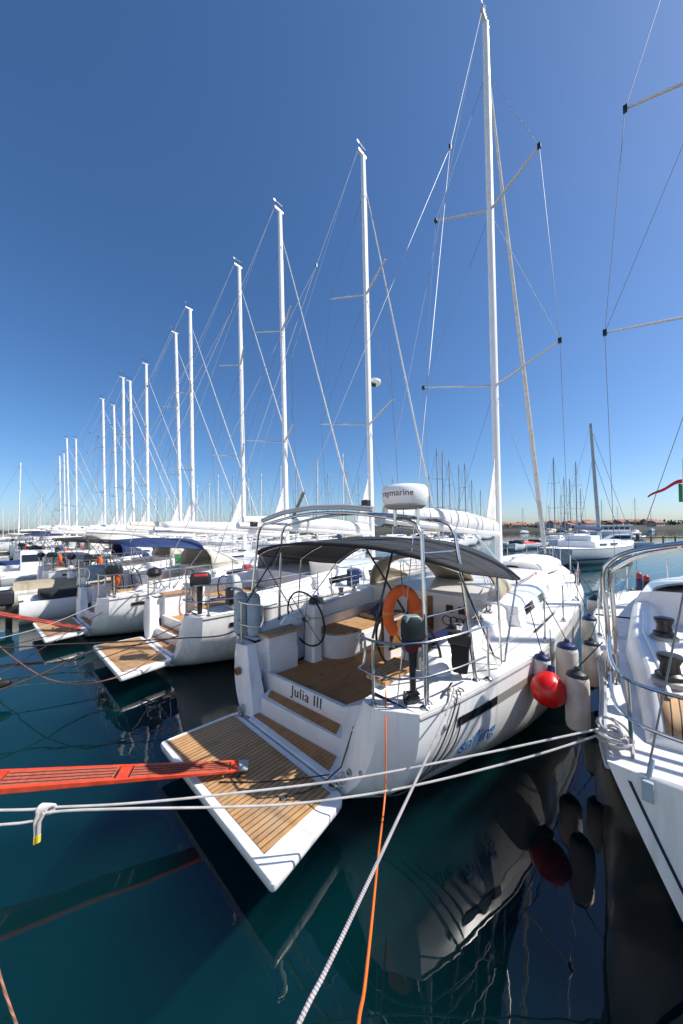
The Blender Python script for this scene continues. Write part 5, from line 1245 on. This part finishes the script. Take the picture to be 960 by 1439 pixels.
bx_ = [-4000, -60, -6] + list(np.linspace(-3, 3, 19)) + [4, 6, 10, 20, 60, 5000]
by_ = [-3000, -40, -12] + list(np.linspace(-6, 14, 31)) + [18, 25, 40, 60, 5000]
sbd = MB().grid([[tuple(W(x, y, -7.5 + 3.0 * sstep(1.2, -2.4, x) * sstep(-1.6, 1.2, y) + .12 * math.sin(2.1 * x + y) * math.sin(1.3 * y))) for y in by_] for x in bx_])
tag(obj('harbour_bed', sbd, sbm, None, smooth=60), kind='structure')
wv = MB()
wv.add([(x, y, z) for z in (-9, 0) for x, y in ((-3000, -60), (3000, -60), (3000, 4000), (-3000, 4000))], [(3, 2, 1, 0), (4, 5, 6, 7), (0, 1, 5, 4), (1, 2, 6, 5), (2, 3, 7, 6), (3, 0, 4, 7)])
tag(obj('water', wv, wm, None, smooth=0), kind='structure')
qy = MB()
def Q(x, y, z): return tuple(W(x, y, z))
qy.add([Q(x, y, z) for z in (-9, .78) for x, y in ((-2.75, -30), (-2.75, 70), (-40, 70), (-40, -30))], [(0, 1, 5, 4), (1, 2, 6, 5), (2, 3, 7, 6), (3, 0, 4, 7), (4, 5, 6, 7)])
tag(obj('quay', qy, M['stone'], None, smooth=0), kind='structure')

hb = thing('bounce_building', 'long pale building added unseen behind the camera for bounce light', 'building', W(-15, 3, .78), A0)  # unseen building added to bounce sunlight onto the shaded sterns
obj('wall', MB().box((-3, 0, 3.6), (6, 46, 7.2)), M['gel2'], hb)
obj('roof', MB().box((-3, 0, 7.35), (6.6, 46.6, .3)), M['roof'], hb)
for k in range(14):
    for z in (1.7, 5.0): obj('window', MB().box((.01, -20.8 + 3.2 * k, z), (.08, 1.2, 1.5)), M['glass'], hb)
SUN_AZ, SUN_EL = R(95), R(48)
w = bpy.data.worlds.new('World'); S.world = w; w.use_nodes = True; nt = w.node_tree
bg_ = nt.nodes['Background']; sky = nt.nodes.new('ShaderNodeTexSky'); sky.sky_type = 'NISHITA'; sky.sun_disc = False
sky.sun_elevation = SUN_EL; sky.sun_rotation = SUN_AZ; sky.altitude = 0; sky.air_density = .90; sky.dust_density = .9; sky.ozone_density = 6.5
hsv = nt.nodes.new('ShaderNodeHueSaturation'); hsv.inputs['Saturation'].default_value = 1.12; nt.links.new(sky.outputs[0], hsv.inputs['Color'])
nt.links.new(hsv.outputs[0], bg_.inputs[0]); bg_.inputs[1].default_value = .111
sd = Vector((math.sin(SUN_AZ) * math.cos(SUN_EL), math.cos(SUN_AZ) * math.cos(SUN_EL), math.sin(SUN_EL)))
sl_ = bpy.data.lights.new('sun', 'SUN'); sl_.energy = 4.75; sl_.angle = R(.53); sl_.color = (1, .955, .89)
so = link(bpy.data.objects.new('sun', sl_)); so.rotation_euler = sd.to_track_quat('Z', 'Y').to_euler(); so.location = (20, 0, 30)

cam = bpy.data.cameras.new('camera'); co_ = link(bpy.data.objects.new('camera', cam)); S.camera = co_
cam.sensor_fit = 'HORIZONTAL'; cam.sensor_width = 36; cam.lens = 36 * 451.0 / 960; cam.shift_y = (737.03 - 719.5) / 960
cam.clip_start = .05; cam.clip_end = 6000
p, r = R(1.0), R(.6)
Fv = Vector((0, math.cos(p), math.sin(p))); u0 = Vector((0, -math.sin(p), math.cos(p))); R0 = Vector((1, 0, 0))
Rv = R0 * math.cos(r) - u0 * math.sin(r); Uv = u0 * math.cos(r) + R0 * math.sin(r)
co_.matrix_world = Matrix(((Rv.x, Uv.x, -Fv.x, 0), (Rv.y, Uv.y, -Fv.y, 0), (Rv.z, Uv.z, -Fv.z, 2.866), (0, 0, 0, 1)))
vs = S.view_settings; vs.view_transform = 'Standard'; vs.look = 'None'; vs.exposure = .46; vs.gamma = 1; vs.use_curve_mapping = False
S.cycles.use_denoising = True; S.cycles.max_bounces = 8; S.cycles.transparent_max_bounces = 12; S.cycles.volume_bounces = 0; S.cycles.caustics_reflective = False; S.cycles.caustics_refractive = False
S.render.film_transparent = False
